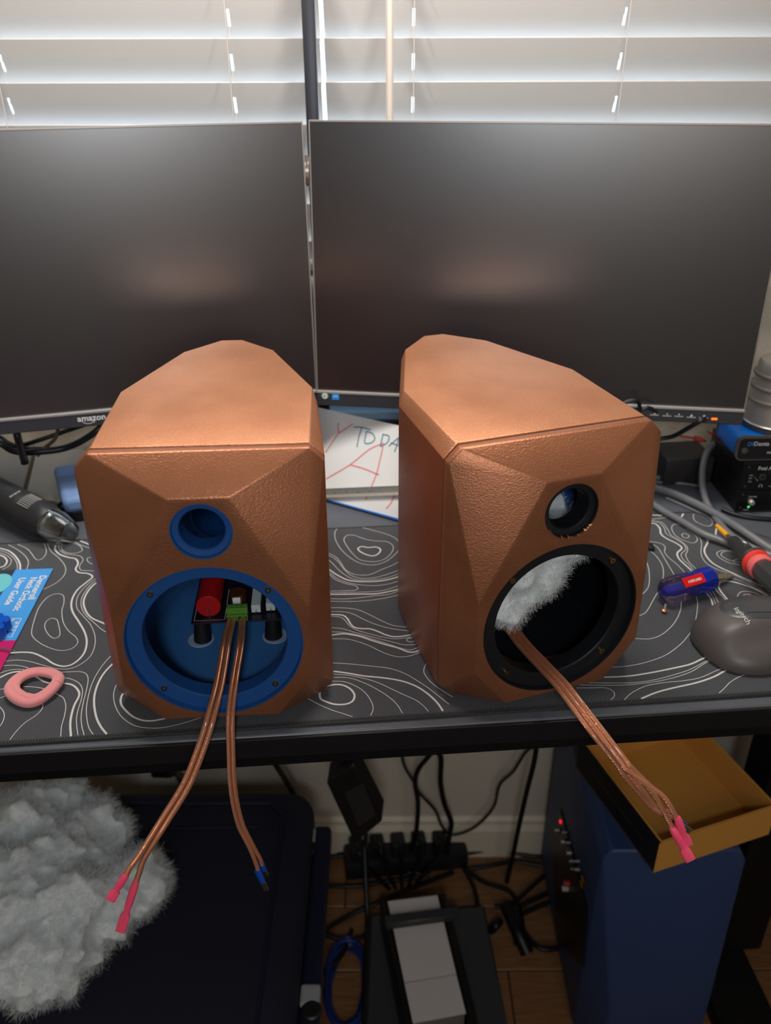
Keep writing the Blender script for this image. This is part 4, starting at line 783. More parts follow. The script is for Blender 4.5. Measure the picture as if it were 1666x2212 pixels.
# computer mouse
mc = Vector((.388, .721, MZ)); myaw = math.radians(14)
mouse = thing('computer_mouse', 'dark grey ergonomic computer mouse at the right edge of the desk mat', 'computer mouse', tuple(mc), myaw)
def mh(x, y):   # x: -1 rear .. 1 front, y: -1 .. 1
    r = (abs(x)**2.6+abs(y)**2.6); 
    if r >= 1: return 0
    return (1-r)**.42
AX, AYY = .069, .047
def msurf(x, y): 
    side = max(0, -y); hz = .043*mh(x, y)*(1-.28*max(0, x)**1.5)*(1-.42*max(0, -x-.1)*0)
    hz *= (1-.30*(1/(1+math.exp(-14*(-y-.45)))))
    return hz
bm = B(); N1, N2 = 44, 36; grid = []
rings = []
for i in range(N1+1):
    rr_ = i/N1; ring = []
    for j in range(N2*2):
        a = 2*math.pi*j/(N2*2); ca, sa = math.cos(a), math.sin(a); s = (abs(ca)**2.6+abs(sa)**2.6)**(-1/2.6)
        q_ = math.sin(rr_*math.pi/2); x, y = ca*s*q_, sa*s*q_
        sk = 1-.06*(1 if y < 0 else 0)
        z = .0015+msurf(x*.9999, y*.9999)
        wx = AX*x; wy = AYY*y*(1+.10*(y < 0)*(1-x*.5))-.004*max(0, x)
        if i == 0: 
            if j == 0: c0 = bm.verts.new((wx, wy, z))
            ring.append(c0)
        else: ring.append(bm.verts.new((wx, wy, z)))
    rings.append(ring)
for a_, b_ in zip(rings, rings[1:]):
    n = len(a_)
    for i in range(n):
        if a_[0] is a_[1]: bm.faces.new((a_[0], b_[i], b_[(i+1) % n]))
        else: bm.faces.new((a_[i], b_[i], b_[(i+1) % n], a_[(i+1) % n]))
bot = [bm.verts.new((v_.co.x*.97, v_.co.y*.97, .0004)) for v_ in rings[-1]]; n = len(bot)
for i in range(n): bm.faces.new((rings[-1][i], bot[i], bot[(i+1) % n], rings[-1][(i+1) % n]))
bm.faces.new(bot); smart(obj('body', bm, mat('mouse_soft_touch', (88, 82, 80), .42, bump=(1400, .1, .0002)), mouse), 60)
bm = B(); rings = []
for i in range(14):
    q_ = i/13; ring = []
    for j in range(48):
        a = 2*math.pi*j/48; x = .10+.62*q_*math.cos(a)*(1.25 if math.cos(a) > 0 else 1.15); y = .22+.62*q_*math.sin(a)
        lim = (abs(x)**2.6+abs(y)**2.6)
        if lim > .93: f_ = (.93/lim)**(1/2.6); x *= f_; y *= f_
        ring.append(bm.verts.new((AX*x, AYY*y-.004*max(0, x), .0015+msurf(x, y)+.0011-(.0012 if i == 13 else 0))))
    rings.append(ring)
for a_, b_ in zip(rings[1:], rings[2:]):
    for i in range(48): bm.faces.new((a_[i], b_[i], b_[(i+1) % 48], a_[(i+1) % 48]))
bm.faces.new(rings[1])
for v_ in rings[0]: bm.verts.remove(v_)
top_ = smart(obj('top_shell', bm, mat('mouse_satin_shell', (70, 70, 73), .3), mouse), 60)
def mpt(px, py, h=.034): return wm(mouse).inverted() @ ZP(px, py, MZ+h)
a_, b_ = mpt(1581, 1331), mpt(1611, 1360)
tb_ = text(top_, 'logitech', mat('mouse_logo', (225, 222, 210), .5), (0, 0, 0), X_, Vector((0, 1, 0)), width=1, world=False, ex=0)
dm = (b_-a_); dm.z = 0; Lm = dm.length; dm.normalize(); um = Vector((-dm.y, dm.x, 0))
for v_ in tb_.data.vertices:
    q_ = a_+dm*v_.co.x*Lm+um*v_.co.y*Lm; X1, Y1 = q_.x/AX, (q_.y+.004*max(0, q_.x/AX))/AYY; v_.co = (q_.x, q_.y, .0015+msurf(X1, Y1)+.0016)
sq_ = []
for i in range(9):
    q_ = mpt(1610, 1338, .036).lerp(mpt(1690, 1342, .034), i/8); X1, Y1 = q_.x/AX, (q_.y+.004*max(0, q_.x/AX))/AYY; sq_.append(Vector((q_.x, q_.y, .0015+msurf(X1, Y1)+.0014)))
bs_ = B(); ribbon(bs_, sq_, .0006, Vector((0, 0, 1))); obj('button_split', bs_, mat('split_shadow', (12, 12, 12), .8), top_, norecalc=True)
bm = B()   # speckled side grip
rnd = random.Random(5)
for i in range(420):
    x = rnd.uniform(-.1, .9); y = rnd.uniform(-.93, -.62)
    if abs(x)**2.6+abs(y)**2.6 > .95: continue
    q_ = Vector((AX*x, AYY*y*(1+.10*(1-x*.5))-.004*max(0, x), .0015+msurf(x, y))); bmesh.ops.create_icosphere(bm, subdivisions=1, radius=.00045, matrix=Matrix.Translation(q_))
obj('side_grip_dots', bm, M_PLA, mouse, kind='stuff')
# ------------------------------------------------------------------ left side objects
# usb microscope
m0_, m1_ = ZP(-30, 1056, DZ+.034), ZP(150, 1153, DZ+.0205); md_ = (m1_-m0_); mn = md_.normalized(); ML_ = md_.length
mic = thing('usb_microscope', 'black handheld microscope with clear glass tip, lying left of the speakers', 'microscope', (*((m0_+m1_)/2).to_2d(), DZ))
def ml(nm, prof, m, n=48, ang=30, close=False):
    bm = B(); lathe(bm, [(t, r_*1.22) for t, r_ in prof], m0_, mn, n, close=close); return smart(obj(nm, bm, m, mic, world=True), ang)
mkm = mat('microscope_black', (40, 40, 42), .42, bump=(900, .1, .0002))
a_ = ML_-.034
clearm = bpy.data.materials.new('clear_polycarbonate'); clearm.use_nodes = True; nt = clearm.node_tree; nt.nodes.clear()
o_ = nt.nodes.new('ShaderNodeOutputMaterial'); g1 = nt.nodes.new('ShaderNodeBsdfTransparent'); g1.inputs[0].default_value = (.86, .88, .88, 1); g2 = nt.nodes.new('ShaderNodeBsdfGlossy'); g2.inputs['Roughness'].default_value = .05; lw = nt.nodes.new('ShaderNodeLayerWeight'); lw.inputs[0].default_value = .45; mx = nt.nodes.new('ShaderNodeMixShader')
nt.links.new(lw.outputs['Facing'], mx.inputs[0]); nt.links.new(g1.outputs[0], mx.inputs[1]); nt.links.new(g2.outputs[0], mx.inputs[2]); nt.links.new(mx.outputs[0], o_.inputs[0])
ml('rear_body', [(-.03, .012), (0, .0165), (.012, .0185), (a_-.052, .0190), (a_-.050, .0182)], mkm)
fr_ = ml('focus_ring', [(a_-.050, .0190), (a_-.049, .0196), (a_-.012, .0188), (a_-.002, .0172), (a_, .0162)], mkm)
ml('clear_shroud', [(a_-.001, .0168), (.014+a_, .0165), (.028+a_, .0138), (.0335+a_, .0125), (.0335+a_, .0115), (.027+a_, .0126), (.013+a_, .0150), (a_, .0152)], clearm, close=True)
ml('reflector', [(a_+.001, .0148), (a_+.004, .013), (a_+.003, .006), (a_+.002, 0)], M_SILVER)
ml('lens_tube', [(a_+.002, .0065), (a_+.015, .0060), (a_+.015, .0035), (a_+.010, .003)], mat('lens_housing', (36, 38, 34), .25))
ml('lens_glass', [(a_+.0105, .0034), (a_+.0125, .002), (a_+.0128, 0)], mat('lens_coating', (120, 130, 40), .05, .6))
k, x_, y_ = frame(mn)
cen = Vector((.25, -.35, 1)); cen = (cen-mn*cen.dot(mn)).normalized(); sd_ = mn.cross(cen)
for i in range(9):  # raised ridges on the ring
    an = math.radians(-26+i*6.5); nrm = (cen*math.cos(an)+sd_*math.sin(an)); bm = B()
    p = m0_+nrm*.0236; slab(bm, [p+mn*(a_-.046)-sd_*.0006, p+mn*(a_-.024)-sd_*.0006, p+mn*(a_-.024)+sd_*.0006, p+mn*(a_-.046)+sd_*.0006], nrm*.0008)
    obj('grip_ridge', bm, mat('ridge_silver', (170, 166, 158), .35, .5), fr_, world=True)
text(mic, 'SCALE', M_WHITE, m0_+mn*(a_-.062)+cen*.0238+sd_*.010, -sd_ if False else -sd_, mn, width=.016, height=.003)
bm = B(); tube(bm, [m0_-mn*.028, m0_-mn*.06+Vector((0, 0, -.008)), m0_-mn*.1+Vector((-.01, 0, -.016))], .002, 8); obj('lead', bm, cabk, mic, world=True)
# brochure
g = lambda x, y, z=.0262: ZP(x, y, MZ+z-.0262+.0012)
bc = [ZP(115, 1229, MZ+.0012), ZP(0, 1452, MZ+.0012)]; bd1 = (bc[1]-bc[0]).normalized(); bd2 = Vector((bd1.y, -bd1.x, 0)); 
if bd2.x > 0: bd2 = -bd2
bro = thing('brochure', 'glossy blue user guide brochure with a magenta strip, at the left edge', 'booklet', tuple(bc[0]))
BL = .255; BWd = .14
R = lambda a, b: bc[0]+bd1*a+bd2*b
def sheet(nm, a0, a1, b0, b1, m, h=0):
    bm = B(); slab(bm, [R(a0, b0), R(a1, b0), R(a1, b1), R(a0, b1)], (0, 0, .0008+h)); return obj(nm, bm, m, bro, world=True)
mg = (ZP(33, 1386, MZ)-bc[0]).dot(bd1); kb = (ZP(33, 1236, MZ)-bc[0]).dot(bd2)
sheet('blue_cover', 0, mg, 0, kb, mat('brochure_blue', (72, 158, 230), .3))
sheet('photo_panel', 0, mg*.55, kb, BWd, mat('brochure_photo', (44, 52, 62), .3)); sheet('blue_lower', mg*.55, mg, kb, BWd, MATS['brochure_blue']); sheet('magenta_strip', mg, BL, 0, BWd, mat('brochure_magenta', (196, 34, 104), .3))
bm = B(); c = R(mg*.22, kb+.012); slab(bm, [c+Vector((.016*math.cos(a), .022*math.sin(a), .0008)) for a in [2*math.pi*i/24 for i in range(24)]], (0, 0, .0003)); obj('photo_pillow', bm, mat('pillow_teal', (110, 196, 205), .4), bro, world=True)
for s_, (x0, y0), (x1, y1) in (('Denneroll', (87, 1244), (62, 1295)), ('Neck Orthotic', (67, 1248), (17, 1320)), ('User Guide', (42, 1249), (3, 1307))):
    p_, q_ = ZP(x0, y0, MZ+.0022), ZP(x1, y1, MZ+.0022); text(bro, s_, M_WHITE, R((p_-bc[0]).dot(bd1), (p_-bc[0]).dot(bd2))+Vector((0, 0, .0010)), bd1, -bd2, width=(q_-p_).dot(bd1), height=.0080, bold=.015)
bm = B(); lp = [ZP(x, y, MZ+.0022) for x, y in ((4, 1337), (46, 1336), (25, 1376), (-20, 1379))]; lp = [R((q-bc[0]).dot(bd1), (q-bc[0]).dot(bd2))+Vector((0, 0, .001)) for q in lp]
for i in range(4): ribbon(bm, [lp[i], lp[(i+1) % 4]], .0007, up, lift=.0001)
obj('logo_frame', bm, M_WHITE, bro, world=True, norecalc=True)
lc = R((ZP(10, 1357, MZ)-bc[0]).dot(bd1), (ZP(10, 1357, MZ)-bc[0]).dot(bd2))+Vector((0, 0, .0010))
for i, ch in enumerate('DENNEROLL'):
    an = math.radians(150-i*32); rd = (-bd2*math.sin(an)-bd1*math.cos(an)); text(bro, ch, M_WHITE, lc+rd*.0105-(bd2*-1).cross(up)*0, (bd1*math.sin(an)-bd2*math.cos(an)*-1) if False else rd.cross(up), rd, height=.0042, bold=.02)
bm = B(); slab(bm, [lc+Vector((.0052*math.cos(a), .0052*math.sin(a), 0)) for a in [2*math.pi*i/20 for i in range(20)]], (0, 0, .0002)); obj('logo_dot', bm, M_WHITE, bro, world=True)
bc_ = mat('cobalt_plastic', (8, 84, 196), .3)
kn = thing('blue_knob', 'cobalt blue lobed plastic knob lying on the brochure', 'knob', tuple(ZP(-6, 1362, MZ+.004)))
bm = B(); c = ZP(-8, 1352, MZ+.012)
for i in range(5): a = 2*math.pi*i/5+.5; lathe(bm, [(-.007, .0052), (-.006, .006), (.005, .006), (.006, .005)], c+Vector((.0085*math.cos(a), .0105*math.sin(a), 0)), (0, 0, 1), 18)
lathe(bm, [(-.0075, .009), (.0065, .009)], c, (0, 0, 1), 24); smart(obj('lobes', bm, bc_, kn, world=True))
bm = B(); tube(bm, [ZP(x, y, MZ+.0045) for x, y in ((-25, 1402), (0, 1401), (15, 1403), (31, 1406.5))], .0009, 8); smart(tagd(obj('wire_pin', bm, M_SILVER), 'short bare wire lying across the magenta strip of the brochure', 'wire'))
# hair tie
c = ZP(73, 1482, MZ+.006); ht = thing('hair_tie', 'pink fabric hair tie lying on the desk mat', 'hair tie', (c.x, c.y, MZ))
hm = mat('pink_fabric', (240, 150, 150), .9, bump=(1200, .4, .0003), sheen=.4); P = []
for i in range(28):
    a = 2*math.pi*i/28; P.append(c+Vector((.0225*math.cos(a)+.0015*math.sin(2*a), .0225*math.sin(a)+.0015*math.cos(3*a), .001*math.sin(2*a+1))))
bm = B(); tube(bm, P+[P[0]], lambda t: .0047+.0005*math.sin(t*12), 14, 3); smart(obj('outer_loop', bm, hm, ht, world=True), 80)
P2 = [c+(p-c)*.80+Vector((0.0015, .0015, .0008)) for p in P]
bm = B(); tube(bm, P2+[P2[0]], .0036, 12, 3); smart(obj('inner_loop', bm, hm, ht, world=True), 80)
# laptop, slab, wallet, multitool
gl = mat('grey_slab_top', (176, 172, 164), .32, .3, bump=(30, .05, .001))
def poly_thing(nm, label, cat, P, z0, th, m, part, bev=.0015):
    t = thing(nm, label, cat, (sum(p.x for p in P)/len(P), sum(p.y for p in P)/len(P), z0)); bm = B(); slab(bm, [(p.x, p.y, z0) for p in P], (0, 0, th))
    o = obj(part, bm, m, t, world=True); md = o.modifiers.new('b', 'BEVEL'); md.width = bev; md.segments = 2; smart(o); return t, o
zt = DZ+.016; P = [ZP(53, 1078, zt), ZP(80, 968, zt)]; e = ZP(140, 1082, zt)
P4 = [P[0], P[0]+(e-P[0])*2.2, P[0]+(e-P[0])*2.2+(P[1]-P[0])*1.02, P[1]]
lap, o = poly_thing('laptop', 'closed grey laptop under the left monitor, blue pouch on its corner', 'laptop', P4, DZ+.006, .010, gl, 'lid')
bm = B(); slab(bm, [(p.x, p.y, DZ) for p in P4], (0, 0, .006)); obj('black_base', bm, M_PLA, lap, world=True)
P = [ZP(50, 1058, DZ+.008), ZP(-60, 1062, DZ+.008), ZP(-30, 955, DZ+.008), ZP(74, 958, DZ+.008)]
tab, o = poly_thing('tablet', 'flat dark grey tablet lying left of the closed laptop', 'tablet', P, DZ, .008, mat('tablet_grey', (140, 138, 134), .4, .2), 'slab')
wz = DZ+.0155; wt = wz+.022; P = [ZP(134, 1080, wt), ZP(200, 1070, wt), ZP(200, 992, wt), ZP(113, 1006, wt)]
wl, o = poly_thing('pouch', 'small blue fabric pouch resting on the closed laptop', 'pouch', P, wz, .022, mat('blue_pouch', (112, 140, 184), .6, bump=(500, .4, .0004)), 'pouch_body', .007)
mt = thing('multitool', 'black folding multitool in front of the blue pouch, left of the speakers', 'tool', tuple(ZP(160, 1105, DZ)), .15)
c = ZP(160, 1088, DZ+.022)-Vector((0, 0, 0)); Ti = Matrix.Translation(c) @ Matrix.Rotation(.15, 4, 'Z')
obj('handle', box(B(), -.017, .05, -.005, .005, -.006, .006, .003, mtx=Ti), mat('multitool_black', (26, 26, 28), .3, .4), mt, world=True)
bm = B(); lathe(bm, [(0, .0065), (.003, .006)], Ti @ Vector((-.014, -.004, 0)), (0, -1, .2), 24); smart(obj('pivot', bm, MATS['multitool_black'], mt, world=True)); bm = B(); lathe(bm, [(0, .0024), (.0036, .0020)], Ti @ Vector((-.014, -.004, 0)), (0, -1, .2), 16); obj('pivot_screw', bm, M_SILVER, mt, world=True)
obj('steel_blade', box(B(), -.004, .04, -.0062, -.0048, -.001, .0028, mtx=Ti), M_SILVER, mt, world=True)
obj('body_block', box(B(), -.010, .03, -.010, .010, -.0215, -.006, .002, mtx=Ti), M_PLA, mt, world=True)
for pts_, r, lab in (([(-40, 955, 1.04), (0, 958, 1.04), (24, 972, 1.045), (49, 977, 1.05), (78, 976, 1.05), (114, 973, 1.055), (146, 966, 1.06), (179, 951, 1.06), (215, 925, 1.065), (250, 880, 1.09)], .0046, 'thick black cable sagging lowest under the left monitor'),
    ([(-40, 930, 1.05), (0, 944, 1.05), (20, 957, 1.05), (49, 967, 1.055), (81, 969, 1.06), (130, 967, 1.065), (190, 945, 1.07)], .0024, 'thin black cable lying just above the thick one under the left monitor'),
    ([(20, 970, 1.07), (49, 962, 1.07), (81, 952, 1.07), (114, 941, 1.075), (146, 930, 1.08), (190, 915, 1.085)], .0032, 'black cable rising towards the logo under the left monitor'),
    ([(126, 920, 1.06), (124, 934, 1.06), (117, 950, 1.06), (98, 967, 1.06), (80, 985, 1.05)], .0026, 'short brownish cable dropping from under the left monitor'),
    ([(34, 915, 1.03), (37, 940, 1.03), (44, 965, 1.02), (54, 1000, 1.0)], .0050, 'stout black plug lead hanging straight down under the left monitor')):
    bm = B(); tube(bm, [YP(*q) for q in pts_], r, 12, 6); smart(tagd(obj('monitor_cable', bm, cabk if 'brown' not in lab else mat('brown_cable', (84, 72, 62), .4)), lab, 'cable', 'cables hanging under the left monitor'))
# things beyond the whiteboard under the right monitor
p = YP(800, 897, 1.16); tbx = thing('storage_box', 'black box with a pale blue lid standing behind the white board', 'box', (p.x+.012, 1.172, DZ))
obj('box_body', box(B(), p.x-.073, p.x+.098, 1.157, 1.188, DZ, p.z-.006, .003), mat('black_box_card', (30, 31, 35), .6), tbx, world=True)
obj('lid', box(B(), p.x-.075, p.x+.10, 1.155, 1.19, p.z-.006, p.z+.008, .003), mat('pale_blue_card', (140, 172, 196), .5), tbx, world=True)
# ------------------------------------------------------------------ below the desk
# suitcase
nav = mat('navy_suitcase_fabric', (22, 24, 40), .75, bump=(900, .5, .0004)); navd = mat('navy_trim', (20, 22, 44), .5)
sx0, sx1_, sy0, sy1_ = -.66, -.118, .42, 1.03
su = thing('suitcase', 'large navy suitcase lying flat under the desk with white fluff on top', 'suitcase', ((sx0+sx1_)/2, (sy0+sy1_)/2, 0), .0)
smart(obj('shell', box(B(), sx0, sx1_, sy0, sy1_, .02, .398, .04, seg=5), nav, su, world=True), 50)
bm = B(); tube(bm, [(x, y, .4005) for x, y in ((sx1_-.045, sy0+.05), (sx1_-.045, sy1_-.07), (sx1_-.07, sy1_-.045), (sx0+.05, sy1_-.045))], .003, 8, smoothp=False); obj('piping', bm, navd, su, world=True)
bm = B(); tube(bm, [(sx0+.06, .93, .399), (-.36, .935, .4), (-.2, .94, .399)], .0018, 8); obj('zipper', bm, navd, su, world=True)
obj('side_rail', box(B(), -.118, -.090, sy0, .985, .320, .352, .008, seg=3), navd, su, world=True)
tabm = mat('pale_grey_bracket', (150, 150, 152), .5)
for x, y0, y1 in ((667, 1785, 1822), (674, 2122, 2170)):
    q0_, q1__ = ZP(x, y0, .358), ZP(x, y1, .358); b_ = obj('corner_bracket', box(B(), q0_.x-.015, q0_.x+.012, q1__.y, q0_.y, .33, .357, .004), tabm, su, world=True)
    bm = B(); lathe(bm, [(0, .014), (.004, .0135), (.006, .011)], (q0_.x+.002, q1__.y-.006, .352), (0, 0, 1), 24); smart(obj('round_stud', bm, M_PLA, b_, world=True))
for x in (sx0+.08, sx1_-.08):
    for y in (sy0+.08, sy1_-.08): bm = B(); lathe(bm, [(0, .02), (.022, .018)], (x, y, 0), (0, 0, 1), 16); obj('foot', bm, M_PLA, su, world=True)
cl = []
for px, py, r, z in ((60, 1790, .052, .495), (130, 1745, .040, .485), (180, 1790, .045, .47), (-10, 1830, .06, .47), (110, 1860, .06, .48), (205, 1850, .045, .46), (262, 1785, .016, .47), (268, 1810, .014, .462), (240, 1900, .045, .455), (300, 1890, .035, .45), (333, 1905, .022, .445), (290, 1935, .032, .445), (30, 1930, .07, .48), (140, 1960, .06, .47), (225, 1975, .035, .45), (60, 2040, .055, .46), (150, 2040, .045, .45), (-20, 2040, .05, .46), (95, 2100, .035, .44), (130, 2095, .03, .44), (30, 1745, .03, .47), (160, 1715, .018, .49), (20, 2075, .035, .45)):
    cl.append((tuple(ZP(px, py, z)), r, .8))
fluff('fluff_pile', cl, 'large loose pile of white polyester stuffing on the navy suitcase', 95000, .015, .005, seed=9, disp=.029)
# outlet and plug
p = YP(342, 1680, WY-.003); outl = thing('wall_outlet', 'white wall outlet low on the wall above the suitcase', 'outlet', (p.x, WY, p.z-.035))
obj('cover_plate', box(B(), p.x-.035, p.x+.035, WY-.006, WY, p.z-.05, p.z+.065, .002), mat('outlet_white', (206, 204, 190), .4), outl, world=True)
pk = thing('power_plug', 'black power plug in the wall outlet below the desk edge', 'plug', tuple(YP(350, 1658, WY-.03)))
c = YP(352, 1660, WY-.022); obj('plug_body', box(B(), c.x-.022, c.x+.022, WY-.036, WY-.0065, c.z-.014, c.z+.014, .006), M_PLA, pk, world=True)
bm = B(); tube(bm, [c+Vector((.01, -.02, 0)), YP(378, 1672, 1.16), YP(395, 1700, 1.15), YP(400, 1740, 1.14)], .004, 10); obj('lead', bm, cabk, pk, world=True)
# hanging adapter
ad = thing('power_adapter', 'black power adapter brick hanging by its cords under the desk', 'power adapter', tuple(YP(765, 1740, .95)))
P = [YP(x, y, .95) for x, y in ((705, 1692), (763, 1653), (826, 1775), (766, 1823))]
bm = B(); slab(bm, [q for q in P], (0.004, .034, .012)); o = obj('brick', bm, mat('adapter_black', (18, 17, 18), .4), ad, world=True); o.modifiers.new('b', 'BEVEL').width = .003; o.modifiers['b'].segments = 2; smart(o)
bm = B(); n_ = (P[1]-P[0]).cross(P[2]-P[0]).normalized(); n_ = -n_ if n_.y > 0 else n_
P5 = [YP(x, y, .95)+n_*.0004 for x, y in ((745, 1712), (785, 1690), (812, 1760), (775, 1785))]; slab(bm, P5, n_*.0002); obj('rating_label', bm, mat('adapter_label', (40, 38, 38), .5), ad, world=True)
for pts_ in ([(733, 1690), (735, 1665), (742, 1625), (748, 1600)], [(762, 1660), (761, 1640), (760, 1610)]):
    bm = B(); tube(bm, [YP(x, y, .965) for x, y in pts_], .0038, 10); obj('cord', bm, cabk, ad, world=True)
bm = B(); tube(bm, [YP(790, 1800, .965), YP(793, 1830, .98), ZP(815, 1850, .09), ZP(850, 1868, .03)], .0036, 10); obj('cord', bm, cabk, ad, world=True)
blk = mat('cable_black', (10, 10, 11), .45)
def hang(label, pts, r, m=None, group='cables hanging behind the desk', nm='hanging_cable'):
    bm = B(); tube(bm, [YP(x, y, Y_) for x, y, Y_ in pts], r, 10, 6); smart(tagd(obj(nm, bm, m or blk), label, 'cable', group), 80)
hang('black cable bowing left then dropping straight to the power strip', [(945, 1590, 1.08), (932, 1625, 1.08), (905, 1660, 1.09), (897, 1690, 1.1), (903, 1730, 1.11), (902, 1770, 1.12), (897, 1810, 1.13), (885, 1838, 1.14)], .0045)
hang('thick black cable swinging right from the desk middle down to the floor', [(940, 1590, 1.10), (945, 1620, 1.10), (953, 1640, 1.11), (952, 1690, 1.12), (960, 1735, 1.13), (975, 1775, 1.14), (972, 1800, 1.14), (965, 1845, 1.14)], .0050)
hang('thin black cable wandering left to right across the wall', [(868, 1600, 1.15), (872, 1650, 1.15), (895, 1690, 1.16), (908, 1715, 1.17), (940, 1750, 1.17), (955, 1785, 1.18), (975, 1803, 1.18), (1010, 1795, 1.18), (1040, 1775, 1.18), (1068, 1740, 1.18), (1080, 1695, 1.18), (1110, 1665, 1.18), (1140, 1620, 1.18), (1175, 1608, 1.17), (1210, 1580, 1.16)], .0028)
hang('straight black cable hanging left of the blue cabinet', [(1163, 1570, 1.05), (1155, 1640, 1.06), (1138, 1710, 1.08), (1120, 1790, 1.10), (1108, 1850, 1.12), (1095, 1905, 1.13)], .0045)
hang('short looped black cable tucked up under the desk', [(850, 1600, 1.0), (870, 1618, 1.0), (915, 1626, 1.0), (950, 1620, 1.0), (985, 1600, 1.0)], .0045)
hang('black cable curving down behind the suitcase edge', [(575, 1610, 1.1), (595, 1650, 1.1), (620, 1690, 1.09), (640, 1730, 1.08), (652, 1790, 1.08)], .0050)
hang('long black cable dropping in front of the power strip', [(787, 1815, 1.05), (790, 1900, 1.0), (794, 1990, .95), (790, 2090, .86), (786, 2240, .76)], .0045)
# power strip
c = ZP(850, 1868, .0); ps = thing('power_strip', 'black power strip buried in cables at the foot of the wall', 'power strip', (c.x, c.y, 0), .12)
smart(obj('housing', box(B(), -.10, .15, -.03, .03, 0, .045, .008), M_PLA, ps))
for i in range(5):
    x = -.075+i*.042; pb = obj('plug', box(B(), x-.014, x+.014, -.02, .018, .0455, .078, .005), M_PLA if i != 2 else mat('dark_plug', (34, 33, 34), .4), ps)
    bm = B(); tube(bm, [(x, 0, .074), (x+.004, -.03, .085), (x-.01*(i-2), -.045, .05), (x-.03*(i-2), -.062, .006)], .0035, 8); obj('plug_lead', bm, blk, pb)
# floor cables
rnd = random.Random(11)
fc = [([(690, 1835), (740, 1842), (800, 1860), (860, 1880), (930, 1890)], 'black cable along the baseboard left of the power strip'),
 ([(680, 1870), (720, 1850), (800, 1850), (880, 1832), (940, 1835), (990, 1850)], 'black cable arching over the power strip'),
 ([(690, 1912), (760, 1915), (830, 1905), (900, 1895)], 'black cable crossing the floor beside the suitcase'),
 ([(700, 2010), (760, 1975), (830, 1945), (900, 1915), (980, 1885)], 'black cable running from the suitcase towards the blue cabinet'),
 ([(700, 1995), (700, 2018), (760, 2030), (810, 2010), (840, 1985)], 'black cable looping in front of the floor printer'),
 ([(985, 1850), (1040, 1838), (1090, 1838), (1150, 1850), (1180, 1850)], 'black cable running along the wall to the blue cabinet'),
 ([(1000, 1880), (1060, 1870), (1110, 1862), (1170, 1870)], 'second black cable running to the blue cabinet'),
 ([(1010, 1880), (1045, 1905), (1100, 1925), (1120, 1960), (1115, 1990)], 'black cable dropping to the knot beside the blue cabinet'),
 ([(1000, 1870), (1025, 1920), (1030, 1970), (1000, 1990), (960, 1995)], 'black cable looping around behind the floor printer'),
 ([(1190, 1880), (1150, 1915), (1110, 1950), (1070, 1960)], 'black cable rising from the knot to the cabinet back'),
 ([(1195, 1925), (1140, 1950), (1090, 1975)], 'short black cable reaching the lower sockets of the blue cabinet'),
 ([(1200, 1945), (1150, 1965), (1110, 1985)], 'lowest short black cable at the blue cabinet'),
 ([(1130, 2010), (1160, 2045), (1200, 2050), (1240, 2030)], 'black cable trailing under the blue cabinet front'),
 ([(760, 2010), (740, 2060), (715, 2090), (690, 2110)], 'black cable leading into the blue cable coil')]
for i, (pts_, lab) in enumerate(fc):
    bm = B(); tube(bm, [ZP(x, y, .006+.010*((i*7+k*3) % 4)/4*(0 < k < len(pts_)-1)+.0006*i) for k, (x, y) in enumerate(pts_)], .0045, 8, 6); smart(tagd(obj('floor_cable', bm, blk), lab, 'cable', 'cables lying on the floor'), 80)
kn_ = ZP(1105, 1985, .03)
kt = thing('cable_bundle', 'black velcro-tied cable bundle on the floor left of the blue cabinet', 'cable bundle', (kn_.x, kn_.y, 0))
for k, (a, b) in enumerate((((1095, 1960), (1140, 2060)), ((1080, 1990), (1062, 2010)), ((1115, 1965), (1125, 2040)))):
    bm = B(); tube(bm, [ZP(*a, .03), ZP((a[0]+b[0])/2, (a[1]+b[1])/2, .034), ZP(*b, .014)], .013 if k != 1 else .008, 12); smart(obj('bundled_strands', bm, blk, kt, world=True))
# blue cable coil
cc = ZP(750, 2135, .0); co_ = thing('cable_coil', 'coil of blue network cable on the floor beside the suitcase', 'cable', (cc.x, cc.y, 0))
for k in range(5):
    P = [Vector((cc.x+(.030+.002*k)*math.cos(a+k)+.003*math.sin(3*a+k), cc.y+(.070+.004*((k*3) % 5))*math.sin(a+k), .005+.0045*k+.003*math.sin(2*a+k))) for a in [2*math.pi*i/20 for i in range(21)]]
    bm = B(); tube(bm, P, .0032, 8, 3); smart(obj('turn', bm, mat('blue_cable_jacket', (28, 48, 110), .4), co_, world=True))
# printer with paper
pr_ = thing('label_printer', 'black label printer on the floor feeding white paper under a bar', 'printer', (.075, .93, 0))
pa = [ZP(x, y, .10) for x, y in ((838, 1945), (945, 1932), (1010, 2200), (895, 2222))]
def Q(u_, v_, z): 
    a = pa[0].lerp(pa[1], u_); b = pa[3].lerp(pa[2], u_); q = a.lerp(b, v_); q.z = z; return q
dk = mat('printer_black', (22, 22, 23), .4); dg = mat('printer_grey', (60, 60, 62), .45)
bm = B(); slab(bm, [ZP(x, y, .0) for x, y in ((800, 1995), (1045, 1975), (1100, 2260), (790, 2260))], (0, 0, .028)); o = obj('base', bm, dg, pr_, world=True); o.modifiers.new('b', 'BEVEL').width = .004; smart(o)
for u0, u1 in ((-.16, -.03), (1.03, 1.18)):
    bm = B(); slab(bm, [Q(u0, -.02, .029), Q(u1, -.02, .029), Q(u1, 1.1, .029), Q(u0, 1.1, .029)], (0, 0, .07)); o = obj('side_wall', bm, dk, pr_, world=True); o.modifiers.new('b', 'BEVEL').width = .003; smart(o)
